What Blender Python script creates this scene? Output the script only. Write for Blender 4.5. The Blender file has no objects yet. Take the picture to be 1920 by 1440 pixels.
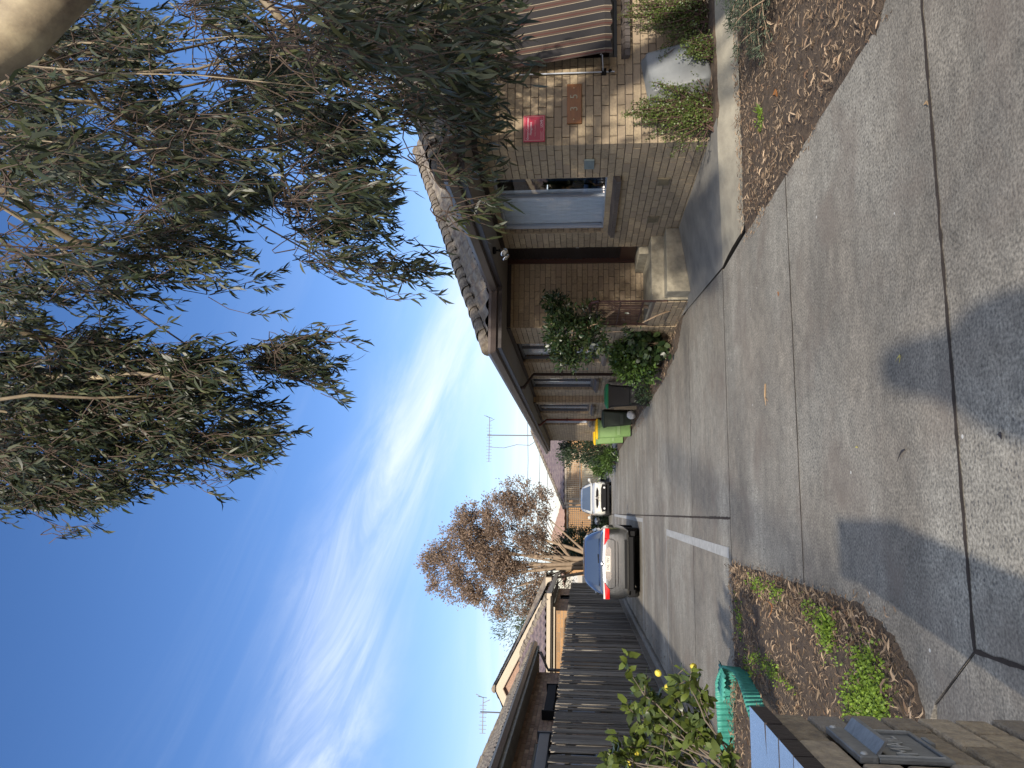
import bpy, bmesh, math, random
import numpy as np
from mathutils import Vector, Matrix, Euler, Quaternion
random.seed(7); RNG = np.random.default_rng(7)
PI = math.pi; R = math.radians
scene = bpy.context.scene
COL = scene.collection

# ---------------------------------------------------------------- camera
CAM_H = 1.54
PITCH = math.atan(127/1442); PSI = math.atan(242/1442*math.cos(PITCH))
fwd = Vector((math.cos(PITCH)*math.sin(PSI), math.cos(PITCH)*math.cos(PSI), math.sin(PITCH)))
right = Vector((math.cos(PSI), -math.sin(PSI), 0))
up = right.cross(fwd)
cd = bpy.data.cameras.new('camera'); cam = bpy.data.objects.new('camera', cd); COL.objects.link(cam)
# the phone was held upright: world up is towards the left side of the picture
mx, my, mz = -up, right, -fwd
cam.matrix_world = Matrix(((mx.x, my.x, mz.x, 0), (mx.y, my.y, mz.y, 0), (mx.z, my.z, mz.z, CAM_H), (0, 0, 0, 1)))
cd.sensor_fit = 'HORIZONTAL'; cd.sensor_width = 36; cd.lens = 1442/1920*36
cd.clip_start = 0.05; cd.clip_end = 2000
scene.camera = cam

# ---------------------------------------------------------------- light
SUN = Vector((-.152, -.92, .37)).normalized()
world = bpy.data.worlds.new('World'); scene.world = world; world.use_nodes = True
wn, wl = world.node_tree.nodes, world.node_tree.links
wn.clear()
def N(tree, t, **kw):
    n = tree.nodes.new(t)
    for k, v in kw.items(): setattr(n, k, v)
    return n
WT = world.node_tree
sky = N(WT, 'ShaderNodeTexSky', sky_type='NISHITA', sun_disc=False)
sky.sun_elevation = math.asin(SUN.z); sky.sun_rotation = math.atan2(SUN.x, SUN.y)
sky.air_density = 1.0; sky.dust_density = 0.6; sky.ozone_density = 2.5
bg = N(WT, 'ShaderNodeBackground'); bg.inputs['Strength'].default_value = 0.15
wo = N(WT, 'ShaderNodeOutputWorld')
def wmath(op, a, b=None, c=None, clamp=False):
    n = N(WT, 'ShaderNodeMath', operation=op); n.use_clamp = clamp
    for i, v in enumerate((a, b, c)):
        if v is None: continue
        if isinstance(v, (int, float)): n.inputs[i].default_value = v
        else: wl.new(v, n.inputs[i])
    return n.outputs[0]
tc = N(WT, 'ShaderNodeTexCoord'); sx = N(WT, 'ShaderNodeSeparateXYZ'); wl.new(tc.outputs['Generated'], sx.inputs[0])
az = wmath('ARCTAN2', sx.outputs[0], sx.outputs[1])
hl = wmath('SQRT', wmath('ADD', wmath('MULTIPLY', sx.outputs[0], sx.outputs[0]), wmath('MULTIPLY', sx.outputs[1], sx.outputs[1])))
el = wmath('DIVIDE', sx.outputs[2], wmath('MAXIMUM', hl, .02))
def cxyz(a, b):
    n = N(WT, 'ShaderNodeCombineXYZ'); wl.new(a, n.inputs[0]); wl.new(b, n.inputs[1]); return n.outputs[0]
def wnoise(vec, scale, detail, rough, dist):
    n = N(WT, 'ShaderNodeTexNoise'); n.inputs['Scale'].default_value = scale; n.inputs['Detail'].default_value = detail
    n.inputs['Roughness'].default_value = rough; n.inputs['Distortion'].default_value = dist; wl.new(vec, n.inputs['Vector'])
    return n.outputs['Fac']
def wramp(v, a, b):
    n = N(WT, 'ShaderNodeMapRange'); n.inputs['From Min'].default_value = a; n.inputs['From Max'].default_value = b
    wl.new(v, n.inputs['Value']); n.interpolation_type = 'SMOOTHSTEP'; return n.outputs['Result']
# cirrus band drifting down to the right:  band centre as a line in (azimuth, elevation)
ctr = wmath('MULTIPLY_ADD', wmath('MAXIMUM', wmath('ADD', az, .1), 0.0), -.46, .305)
dv = wmath('SUBTRACT', el, ctr)
band = wmath('EXPONENT', wmath('MULTIPLY', wmath('MULTIPLY', dv, dv), -260.0))
ua = wmath('MULTIPLY', wmath('ADD', az, wmath('MULTIPLY', el, .6)), 1.5)
ub = wmath('MULTIPLY', wmath('ADD', el, wmath('MULTIPLY', az, .32)), 9.0)
strk = wnoise(cxyz(wmath('MULTIPLY', ua, 1.7), wmath('MULTIPLY', ub, .72)), 1.9, 10, .64, .9)
veil = wnoise(cxyz(wmath('MULTIPLY', ua, .9), wmath('MULTIPLY', ub, .42)), 1.7, 6, .6, .9)
c1 = wmath('MULTIPLY', band, wmath('MULTIPLY_ADD', wramp(strk, .30, .80), .82, .18))
c2 = wmath('MULTIPLY', wramp(veil, .46, .78), wmath('EXPONENT', wmath('MULTIPLY', wmath('ABSOLUTE', dv), -7.0)))
low = wnoise(cxyz(wmath('MULTIPLY', az, 2.2), wmath('MULTIPLY', el, 17.0)), 2.0, 6, .6, .4)
c3 = wmath('MULTIPLY', wramp(low, .45, .66), wramp(el, .17, .03))
cl = wmath('ADD', wmath('ADD', wmath('MULTIPLY', c1, .85), wmath('MULTIPLY', c2, .22)), wmath('MULTIPLY', c3, .6), clamp=True)
# unseen broken pale cloud added beside, above and behind the viewer for fill light
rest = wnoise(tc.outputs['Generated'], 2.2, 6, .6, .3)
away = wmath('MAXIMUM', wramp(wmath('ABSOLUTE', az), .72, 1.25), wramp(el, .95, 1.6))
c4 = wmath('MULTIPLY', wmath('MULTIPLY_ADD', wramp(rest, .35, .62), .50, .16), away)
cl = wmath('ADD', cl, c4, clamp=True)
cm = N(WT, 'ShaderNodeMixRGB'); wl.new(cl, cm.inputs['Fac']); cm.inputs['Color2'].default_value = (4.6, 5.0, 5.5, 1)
gm = N(WT, 'ShaderNodeGamma'); gm.inputs['Gamma'].default_value = 1.02; wl.new(sky.outputs[0], gm.inputs['Color'])
hs = N(WT, 'ShaderNodeHueSaturation'); hs.inputs['Saturation'].default_value = 1.20; hs.inputs['Value'].default_value = .66
wl.new(gm.outputs[0], hs.inputs['Color']); tn = N(WT, 'ShaderNodeMixRGB', blend_type='MULTIPLY'); tn.inputs['Fac'].default_value = 1; tn.inputs['Color2'].default_value = (1.10, .95, 1.09, 1); wl.new(hs.outputs[0], tn.inputs['Color1']); wl.new(tn.outputs[0], cm.inputs['Color1'])
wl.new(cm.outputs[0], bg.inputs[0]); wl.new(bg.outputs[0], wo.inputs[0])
sl = bpy.data.lights.new('sun', 'SUN'); sl.energy = 3.5; sl.angle = R(1.3); sl.color = (1, .91, .78)
so = bpy.data.objects.new('sun', sl); COL.objects.link(so); so.rotation_euler = SUN.to_track_quat('Z', 'Y').to_euler(); so.location = (-5, -20, 15)
vs = scene.view_settings; vs.view_transform = 'Standard'; vs.look = 'None'; vs.gamma = 1; vs.exposure = 0.65
scene.cycles.max_bounces = 6; scene.cycles.transparent_max_bounces = 8
scene.cycles.caustics_reflective = False; scene.cycles.caustics_refractive = False
try: scene.cycles.use_denoising = True
except Exception: pass

# ---------------------------------------------------------------- helpers
def tag(o, label=None, cat=None, group=None, kind=None):
    if label: o['label'] = label
    if cat: o['category'] = cat
    if group: o['group'] = group
    if kind: o['kind'] = kind
    return o
def thing(name, label, cat, loc=(0, 0, 0), rz=0, group=None):
    o = bpy.data.objects.new(name, None); COL.objects.link(o); o.location = loc; o.rotation_euler = (0, 0, rz)
    o.empty_display_size = .2
    return tag(o, label, cat, group)
def link(name, me, m, parent=None, smooth=False):
    if m is not None:
        for x in (m if isinstance(m, (list, tuple)) else [m]): me.materials.append(x)
    o = bpy.data.objects.new(name, me); COL.objects.link(o)
    if parent is not None: o.parent = parent
    if smooth: me.polygons.foreach_set('use_smooth', [True]*len(me.polygons))
    return o
class MB:
    """collects faces of one mesh"""
    def __init__(s): s.v = []; s.f = []; s.m = []; s.mi = 0
    def quad(s, *p):
        b = len(s.v); s.v += [tuple(q) for q in p]; s.f.append(tuple(range(b, b+len(p)))); s.m.append(s.mi); return s
    def box(s, x0, y0, z0, x1, y1, z1, M=None, bev=0):
        if x0 > x1: x0, x1 = x1, x0
        if y0 > y1: y0, y1 = y1, y0
        if z0 > z1: z0, z1 = z1, z0
        b = len(s.v)
        P = [(x, y, z) for z in (z0, z1) for y in (y0, y1) for x in (x0, x1)]
        if M is not None: P = [tuple(M @ Vector(p)) for p in P]
        s.v += P
        for q in ((0, 2, 3, 1), (4, 5, 7, 6), (0, 1, 5, 4), (2, 6, 7, 3), (0, 4, 6, 2), (1, 3, 7, 5)):
            s.f.append(tuple(b+i for i in q)); s.m.append(s.mi)
        return s
    def bar(s, a, b_, w, h, upv=(0, 0, 1)):
        a = Vector(a); b_ = Vector(b_); d = b_-a; L = d.length
        z = d.normalized(); x = Vector(upv).cross(z)
        if x.length < 1e-4: x = Vector((1, 0, 0)).cross(z)
        x.normalize(); y = z.cross(x)
        M = Matrix.Translation(a) @ Matrix((x, y, z)).transposed().to_4x4()
        return s.box(-w/2, -h/2, 0, w/2, h/2, L, M)
    def tube(s, pts, rad, n=8, cap=True, jit=0):
        pts = [Vector(p) for p in pts]; k = len(pts)
        rr = rad if isinstance(rad, (list, tuple)) else [rad]*k
        b = len(s.v); prev = None
        for i, p in enumerate(pts):
            d = (pts[min(i+1, k-1)]-pts[max(i-1, 0)])
            if d.length < 1e-7: d = Vector((0, 0, 1))
            d.normalize()
            if prev is None:
                x = d.orthogonal().normalized()
            else:
                x = prev-d*prev.dot(d)
                if x.length < 1e-5: x = d.orthogonal()
                x.normalize()
            prev = x; y = d.cross(x)
            for j in range(n):
                a = 2*PI*j/n; r_ = rr[i]*(1+(random.uniform(-jit, jit) if jit else 0))
                s.v.append(tuple(p+(x*math.cos(a)+y*math.sin(a))*r_))
        for i in range(k-1):
            for j in range(n):
                s.f.append((b+i*n+j, b+i*n+(j+1) % n, b+(i+1)*n+(j+1) % n, b+(i+1)*n+j)); s.m.append(s.mi)
        if cap:
            s.f.append(tuple(b+j for j in reversed(range(n)))); s.m.append(s.mi)
            s.f.append(tuple(b+(k-1)*n+j for j in range(n))); s.m.append(s.mi)
        return s
    def lathe(s, c, prof, n=16, M=None):
        b = len(s.v); c = Vector(c)
        for (r_, z) in prof:
            for j in range(n):
                a = 2*PI*j/n; p = Vector((r_*math.cos(a), r_*math.sin(a), z))
                if M is not None: p = M @ p
                s.v.append(tuple(c+p))
        for i in range(len(prof)-1):
            for j in range(n):
                s.f.append((b+i*n+j, b+i*n+(j+1) % n, b+(i+1)*n+(j+1) % n, b+(i+1)*n+j)); s.m.append(s.mi)
        return s
    def prism(s, poly, o, u, v, w):
        """polygon in (u,v) axes at origin o, extruded by vector w"""
        o, u, v, w = Vector(o), Vector(u), Vector(v), Vector(w)
        A = [o+u*a+v*b for a, b in poly]; B = [p+w for p in A]; n = len(A); b0 = len(s.v)
        s.v += [tuple(p) for p in A+B]
        s.f.append(tuple(b0+i for i in range(n))); s.m.append(s.mi)
        s.f.append(tuple(b0+n+i for i in reversed(range(n)))); s.m.append(s.mi)
        for i in range(n):
            j = (i+1) % n; s.f.append((b0+j, b0+i, b0+n+i, b0+n+j)); s.m.append(s.mi)
        return s
    def grid(s, rows):
        b = len(s.v); n = len(rows[0])
        for r_ in rows: s.v += [tuple(p) for p in r_]
        for i in range(len(rows)-1):
            for j in range(n-1):
                s.f.append((b+i*n+j, b+i*n+j+1, b+(i+1)*n+j+1, b+(i+1)*n+j)); s.m.append(s.mi)
        return s
    def build(s, name, m, parent=None, smooth=False, bevel=0, fixn=False, weld=False):
        me = bpy.data.meshes.new(name); me.from_pydata(s.v, [], s.f)
        if isinstance(m, (list, tuple)): me.polygons.foreach_set('material_index', s.m)
        me.update()
        if fixn or weld:
            bm = bmesh.new(); bm.from_mesh(me)
            if weld: bmesh.ops.remove_doubles(bm, verts=bm.verts, dist=1e-4)
            bmesh.ops.recalc_face_normals(bm, faces=bm.faces); bm.to_mesh(me); bm.free()
        o = link(name, me, m, parent, smooth)
        if bevel:
            md = o.modifiers.new('bevel', 'BEVEL'); md.width = bevel; md.segments = 2; md.limit_method = 'ANGLE'; md.angle_limit = R(40)
        return o

def mat(name, col, rough=.6, var=.15, scale=8, bump=0, bscale=60, col2=None, spec=.5, metal=0, emit=None, trans=0, detail=6, island=0, coat=0, hue=None, stretch=None, two=None):
    m = bpy.data.materials.new(name); m.use_nodes = True; t = m.node_tree; n, l = t.nodes, t.links
    b = n['Principled BSDF']; b.inputs['Roughness'].default_value = rough; b.inputs['Metallic'].default_value = metal
    b.inputs['Specular IOR Level'].default_value = spec
    if coat: b.inputs['Coat Weight'].default_value = coat; b.inputs['Coat Roughness'].default_value = .05
    if trans: b.inputs['Transmission Weight'].default_value = trans
    tcn = n.new('ShaderNodeTexCoord'); vec = tcn.outputs['Object']
    if stretch:
        mp = n.new('ShaderNodeMapping'); mp.inputs['Scale'].default_value = stretch; l.new(vec, mp.inputs['Vector']); vec = mp.outputs[0]
    c1 = (*col, 1); c2 = (*(col2 or [c*(1-var) for c in col]), 1)
    nz = n.new('ShaderNodeTexNoise'); nz.inputs['Scale'].default_value = scale; nz.inputs['Detail'].default_value = detail; nz.inputs['Roughness'].default_value = .65
    l.new(vec, nz.inputs['Vector'])
    mr = n.new('ShaderNodeMapRange'); mr.inputs['From Min'].default_value = .32; mr.inputs['From Max'].default_value = .68; l.new(nz.outputs['Fac'], mr.inputs['Value'])
    mixn = n.new('ShaderNodeMixRGB'); mixn.inputs['Color1'].default_value = c1; mixn.inputs['Color2'].default_value = c2; l.new(mr.outputs[0], mixn.inputs['Fac'])
    out = mixn.outputs[0]
    if island:
        ge = n.new('ShaderNodeNewGeometry'); ml = n.new('ShaderNodeMapRange'); ml.inputs['To Min'].default_value = 1-island; ml.inputs['To Max'].default_value = 1+island
        l.new(ge.outputs['Random Per Island'], ml.inputs['Value'])
        if two:
            m3 = n.new('ShaderNodeMixRGB'); m3.inputs['Color2'].default_value = (*two, 1); l.new(out, m3.inputs['Color1'])
            wv = n.new('ShaderNodeTexWhiteNoise'); wv.noise_dimensions = '1D'; l.new(ge.outputs['Random Per Island'], wv.inputs['W'])
            pw = n.new('ShaderNodeMath'); pw.operation = 'POWER'; pw.inputs[1].default_value = 2.2; l.new(wv.outputs['Value'], pw.inputs[0]); l.new(pw.outputs[0], m3.inputs['Fac']); out = m3.outputs[0]
        hv = n.new('ShaderNodeHueSaturation'); l.new(ml.outputs[0], hv.inputs['Value']); l.new(out, hv.inputs['Color']); out = hv.outputs[0]
    l.new(out, b.inputs['Base Color'])
    if emit: b.inputs['Emission Color'].default_value = (*emit[:3], 1); b.inputs['Emission Strength'].default_value = emit[3]
    if bump:
        nb = n.new('ShaderNodeTexNoise'); nb.inputs['Scale'].default_value = bscale; nb.inputs['Detail'].default_value = 5; l.new(vec, nb.inputs['Vector'])
        bp = n.new('ShaderNodeBump'); bp.inputs['Strength'].default_value = bump; bp.inputs['Distance'].default_value = .01
        l.new(nb.outputs['Fac'], bp.inputs['Height']); l.new(bp.outputs[0], b.inputs['Normal'])
    return m
def leafmat(name, col, two, rough=.5, island=.3, tr=.25):
    m = mat(name, col, rough, .2, 3, island=island, two=two, spec=.4)
    t = m.node_tree; n, l = t.nodes, t.links; b = n['Principled BSDF']; out = n['Material Output']
    src = b.inputs['Base Color'].links[0].from_socket
    td = n.new('ShaderNodeBsdfTranslucent'); mx_ = n.new('ShaderNodeMixShader'); mx_.inputs[0].default_value = tr
    l.new(src, td.inputs['Color']); l.new(b.outputs[0], mx_.inputs[1]); l.new(td.outputs[0], mx_.inputs[2]); l.new(mx_.outputs[0], out.inputs['Surface'])
    return m

M = {}
M['brick'] = mat('tan_speckled_brick', (.40, .315, .20), .85, 0, 30, .35, 90, col2=(.25, .195, .13), island=.14, two=(.29, .225, .155), detail=8)
M['mortar'] = mat('raked_mortar', (.16, .13, .10), .95, .2, 30, .3)
M['mortar_light'] = mat('grey_mortar', (.30, .27, .22), .95, .2, 30, .3)
M['brown_brick'] = mat('brown_brick', (.40, .26, .185), .85, 0, 22, .3, 80, col2=(.26, .165, .125), island=.25, two=(.48, .33, .22))
M['orange_brick'] = mat('orange_brick', (.46, .27, .12), .85, 0, 22, .2, 80, col2=(.36, .2, .09), island=.15, two=(.33, .20, .10))
M['pillar_brick'] = mat('weathered_clinker_brick', (.56, .43, .27), .85, 0, 34, .9, 90, col2=(.27, .21, .145), island=.26, two=(.36, .31, .25), detail=10)
M['pillar_mortar'] = mat('pillar_mortar', (.30, .25, .17), .95, .35, 40, .7, 90)
M['roof'] = mat('lichened_roof_tile', (.095, .075, .072), .85, 0, 7, .7, 45, col2=(.27, .24, .19), detail=14)
M['roof_purple'] = mat('plum_roof_tile', (.12, .085, .10), .8, 0, 5, .4, 50, col2=(.20, .16, .15), detail=10)
M['cap'] = mat('ridge_cap_tile', (.33, .28, .21), .9, 0, 9, .6, 50, col2=(.085, .065, .055), detail=12)
M['gutter'] = mat('dark_brown_gutter', (.13, .105, .098), .32, .25, 4)
M['fascia'] = mat('brown_fascia', (.035, .027, .026), .5, .2, 4)
M['soffit'] = mat('soffit_sheet', (.20, .18, .16), .7, .12, 3)
M['soffit_grey'] = mat('weathered_soffit', (.40, .39, .35), .8, .45, 6)
M['cream'] = mat('cream_paint', (.46, .38, .27), .5, .08, 4)
M['alu'] = mat('pale_window_frame', (.42, .46, .52), .4, .1, 6, metal=.2)
M['darkframe'] = mat('dark_window_frame', (.05, .06, .075), .4, .1, 6)
M['glass'] = mat('window_glass', (.03, .045, .07), .03, .1, 2, spec=1.0, coat=1)
M['curtain'] = mat('lace_curtain', (.80, .81, .82), .8, .25, 10, stretch=(8, 8, .6))
M['sill'] = mat('brown_sill_tile', (.10, .085, .078), .55, .25, 30, .2)
M['door'] = mat('dark_screen_door', (.016, .014, .016), .45, .2, 10)
M['doorbrown'] = mat('stained_door_timber', (.06, .025, .018), .4, .2, 10)
M['rail'] = mat('oxide_red_metal', (.055, .018, .014), .45, .3, 20)
M['pipe'] = mat('downpipe_paint', (.04, .022, .02), .45, .2, 10)
M['redpipe'] = mat('red_downpipe', (.13, .03, .025), .45, .2, 10)
M['conc_step'] = mat('pale_step_concrete', (.40, .36, .27), .85, 0, 7, .4, 90, col2=(.20, .18, .135), detail=10)
M['conc_cream'] = mat('cream_concrete', (.38, .345, .265), .85, 0, 6, .4, 90, col2=(.26, .235, .185), detail=10)
M['conc_path'] = mat('grey_path_concrete', (.27, .255, .22), .85, 0, 3, .3, 90, col2=(.17, .16, .145), detail=10)
M['paint_line'] = mat('worn_line_paint', (.50, .50, .48), .8, .35, 9)
M['timber'] = mat('grey_fence_paling', (.34, .305, .255), .9, 0, 2.2, 1.0, 26, col2=(.12, .108, .093), island=.40, two=(.13, .115, .098), stretch=(14, 14, 1), detail=10)
M['timber_rail'] = mat('fence_plinth_timber', (.22, .195, .16), .9, .4, 6, .3, 30)
M['soil'] = mat('brown_soil', (.125, .088, .058), .95, 0, 14, 1.0, 60, col2=(.052, .036, .025), detail=12)
M['ground'] = mat('bare_ground', (.11, .09, .06), .95, .4, .5, .3, 10)
M['litter'] = mat('dry_litter', (.34, .25, .165), .8, .3, 5, island=.5, two=(.085, .045, .025))
M['clover'] = leafmat('clover_green', (.26, .38, .05), (.12, .20, .04), .5, .3, .35)
M['gum_leaf'] = leafmat('gum_leaf', (.022, .034, .017), (.085, .092, .040), .42, .45, .12)
M['gum_bark'] = mat('smooth_gum_bark', (.40, .33, .21), .7, 0, 5, .5, 18, col2=(.12, .088, .062), detail=8, stretch=(1, .6, .6))
M['twig'] = mat('pinkish_twig', (.085, .058, .042), .8, .3, 8)
M['lemon_leaf'] = leafmat('lemon_leaf', (.12, .155, .03), (.06, .09, .035), .35, .4, .3)
M['lemon'] = mat('lemon_skin', (.68, .52, .05), .5, 0, 30, .5, 140, col2=(.55, .50, .08))
M['lemon_wood'] = mat('lemon_wood', (.16, .13, .095), .85, .4, 14, .4)
M['jade'] = leafmat('jade_leaf', (.13, .17, .045), (.075, .11, .03), .35, .35, .2)
M['jade_stem'] = mat('jade_stem', (.10, .055, .04), .7, .3, 14)
M['grey_leaf'] = leafmat('grey_green_needles', (.105, .135, .085), (.06, .085, .05), .6, .3, .2)
M['dark_leaf'] = leafmat('dark_glossy_leaf', (.022, .045, .018), (.05, .065, .02), .3, .4, .2)
M['mid_leaf'] = leafmat('bright_bush_leaf', (.075, .13, .03), (.04, .08, .018), .35, .35, .25)
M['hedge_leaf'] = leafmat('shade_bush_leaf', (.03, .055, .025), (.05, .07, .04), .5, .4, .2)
M['brown_leaf'] = leafmat('dead_brown_foliage', (.29, .205, .145), (.18, .135, .10), .7, .3, .25)
M['pale_bark'] = mat('pale_tree_bark', (.33, .245, .165), .85, .4, 4, .5, 20)
M['wood_pale'] = mat('pale_shrub_wood', (.33, .24, .16), .8, .3, 14, .3)
M['black_plastic'] = mat('black_bin_plastic', (.008, .010, .013), .42, .2, 10, .1)
M['dkgreen_plastic'] = mat('dark_green_bin_plastic', (.022, .035, .022), .5, .2, 10, .1)
M['green_plastic'] = mat('lime_bin_plastic', (.15, .26, .085), .5, .12, 5, .05)
M['green_lid'] = mat('green_lid_plastic', (.02, .22, .085), .4, .12, 5)
M['yellow_lid'] = mat('yellow_lid_plastic', (.80, .48, .015), .4, .12, 5)
M['tyre'] = mat('tyre_rubber', (.012, .012, .013), .85, .2, 20)
M['carpaint'] = mat('graphite_car_paint', (.26, .265, .27), .22, .05, 2, metal=.92, coat=.8, spec=.5)
M['carwhite'] = mat('white_car_paint', (.62, .61, .56), .25, .05, 2, coat=.6)
M['carblack'] = mat('black_car_plastic', (.008, .008, .009), .75, .1, 8, spec=.25)
M['carglass'] = mat('tinted_car_glass', (.035, .06, .10), .03, .1, 2, spec=1, coat=1)
M['redlens'] = mat('red_lens', (.62, .012, .012), .2, .1, 5, coat=.6)
M['clearlens'] = mat('clear_lens', (.7, .68, .66), .15, .1, 5, coat=.6)
M['chrome'] = mat('chrome', (.75, .75, .75), .18, .05, 4, metal=1)
M['plate'] = mat('number_plate', (.62, .60, .52), .5, .05, 6)
M['ink'] = mat('dark_lettering', (.03, .03, .05), .6, .05, 6)
M['white_print'] = mat('white_lettering', (.80, .72, .74), .5, .05, 6)
M['sign_red'] = mat('crimson_sign', (.42, .022, .055), .35, .15, 3)
M['pink_line'] = mat('pink_sign_border', (.62, .30, .30), .5, .05, 4)
M['varnish'] = mat('varnished_timber', (.27, .105, .025), .35, .3, 3, stretch=(1, 1, 8), col2=(.17, .06, .015))
M['digit'] = mat('aged_metal_digit', (.36, .32, .22), .4, .2, 20, metal=.4)
M['brass'] = mat('brass_screw', (.75, .55, .35), .3, .1, 20, metal=.8)
M['steel'] = mat('cast_grey_metal', (.34, .345, .335), .45, .35, 14, .25, 60, metal=.5)
M['steel_worn'] = mat('worn_raised_metal', (.62, .62, .59), .45, .2, 14, metal=.4)
M['meter'] = mat('grey_blue_cover', (.15, .19, .20), .5, .1, 5)
M['vent'] = mat('terracotta_vent', (.20, .17, .11), .8, .2, 20)
M['tub'] = mat('grey_plastic_tub', (.21, .222, .222), .4, .35, 3)
M['teal'] = mat('teal_corrugated_plastic', (.07, .34, .27), .5, .25, 14, col2=(.045, .22, .18), detail=10)
M['captile'] = mat('slate_blue_cap_tile', (.20, .27, .38), .25, .18, 160, .18, 200, spec=.8, coat=.5)
M['captile_edge'] = mat('dark_cap_tile_edge', (.038, .026, .022), .6, .25, 30, .3)
M['lattice'] = mat('weathered_lattice', (.52, .44, .33), .8, .25, 5)
M['gatecream'] = mat('cream_gate_slats', (.66, .58, .40), .7, .15, 5)
M['awn_dark'] = mat('awning_charcoal', (.016, .014, .015), .8, .15, 6)
M['awn_cream'] = mat('awning_cream_stripe', (.30, .255, .175), .8, .1, 6)
M['awn_tan'] = mat('awning_tan_stripe', (.060, .036, .026), .8, .1, 6)
M['awn_red'] = mat('awning_red_stripe', (.065, .014, .009), .8, .1, 6)
M['tanroof'] = mat('terracotta_far_roof', (.42, .26, .19), .8, .2, 6)
M['white'] = mat('white_stone', (.62, .62, .60), .7, .2, 12, .3)
M['antenna'] = mat('antenna_metal', (.13, .13, .14), .5, .1, 8, metal=.5)
M['card'] = mat('tan_board', (.40, .32, .20), .8, .12, 4)

# ---------------------------------------------------------------- brickwork
def bricks(mb, mo, p0, p1, z0, z1, holes=(), nrm=None, L=.24, H=.086, J=.010, depth=.014, rnd=.0015, offset=0.0):
    """real brick faces with raked joints; holes: (u0,u1,z0,z1) along p0->p1. mo collects the mortar plane"""
    p0 = Vector((*p0, 0)); p1 = Vector((*p1, 0)); d = p1-p0; W = d.length; d.normalize(); n = Vector(nrm).normalized()
    flip = d.cross(Vector((0, 0, 1))).dot(n) < 0
    rows = max(1, int(round((z1-z0)/H)))
    for r_ in range(rows):
        za = z0+r_*H+J/2; zb = min(z0+(r_+1)*H-J/2, z1); zc = (za+zb)/2
        if zb-za < .01: continue
        u = -((r_ % 2)*L/2+offset) % L - L
        while u < W:
            a = max(u+J/2, 0); b = min(u+L-J/2, W); u += L
            if b-a < .012: continue
            segs = [(a, b)]
            for (h0, h1, g0, g1) in holes:
                if g0 < zc < g1:
                    ns = []
                    for s0, s1 in segs:
                        if h1 <= s0 or h0 >= s1: ns.append((s0, s1)); continue
                        if h0 > s0: ns.append((s0, h0))
                        if h1 < s1: ns.append((h1, s1))
                    segs = ns
            for s0, s1 in segs:
                if s1-s0 < .01: continue
                o = random.uniform(-rnd, rnd); j = lambda: random.uniform(-.0018, .0018)
                F = [p0+d*s0+n*o+Vector((0, 0, za+j())), p0+d*s1+n*(o+j()*.5)+Vector((0, 0, za+j())), p0+d*s1+n*o+Vector((0, 0, zb+j())), p0+d*s0+n*o+Vector((0, 0, zb+j()))]
                B = [q-n*(depth+.004) for q in F]
                if flip: F = [F[1], F[0], F[3], F[2]]; B = [B[1], B[0], B[3], B[2]]
                i = len(mb.v); mb.v += [tuple(q) for q in F+B]
                for q in ((0, 1, 2, 3), (0, 4, 5, 1), (1, 5, 6, 2), (2, 6, 7, 3), (3, 7, 4, 0)): mb.f.append(tuple(i+k for k in q)); mb.m.append(mb.mi)
    # mortar plane with holes
    us = sorted({0, W, *[min(max(h[0], 0), W) for h in holes], *[min(max(h[1], 0), W) for h in holes]})
    zs = sorted({z0, z1, *[min(max(h[2], z0), z1) for h in holes], *[min(max(h[3], z0), z1) for h in holes]})
    for i in range(len(us)-1):
        for k in range(len(zs)-1):
            uc = (us[i]+us[i+1])/2; zc = (zs[k]+zs[k+1])/2
            if any(h[0] < uc < h[1] and h[2] < zc < h[3] for h in holes): continue
            A = [p0+d*us[i]-n*depth, p0+d*us[i+1]-n*depth]
            q = [A[0]+Vector((0, 0, zs[k])), A[1]+Vector((0, 0, zs[k])), A[1]+Vector((0, 0, zs[k+1])), A[0]+Vector((0, 0, zs[k+1]))]
            mo.quad(*(q if not flip else q[::-1]))

# ---------------------------------------------------------------- ground
g = MB(); g.quad((-300, -60, -.05), (300, -60, -.05), (300, 500, -.05), (-300, 500, -.05))
tag(g.build('ground', M['ground']), kind='structure')

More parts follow.
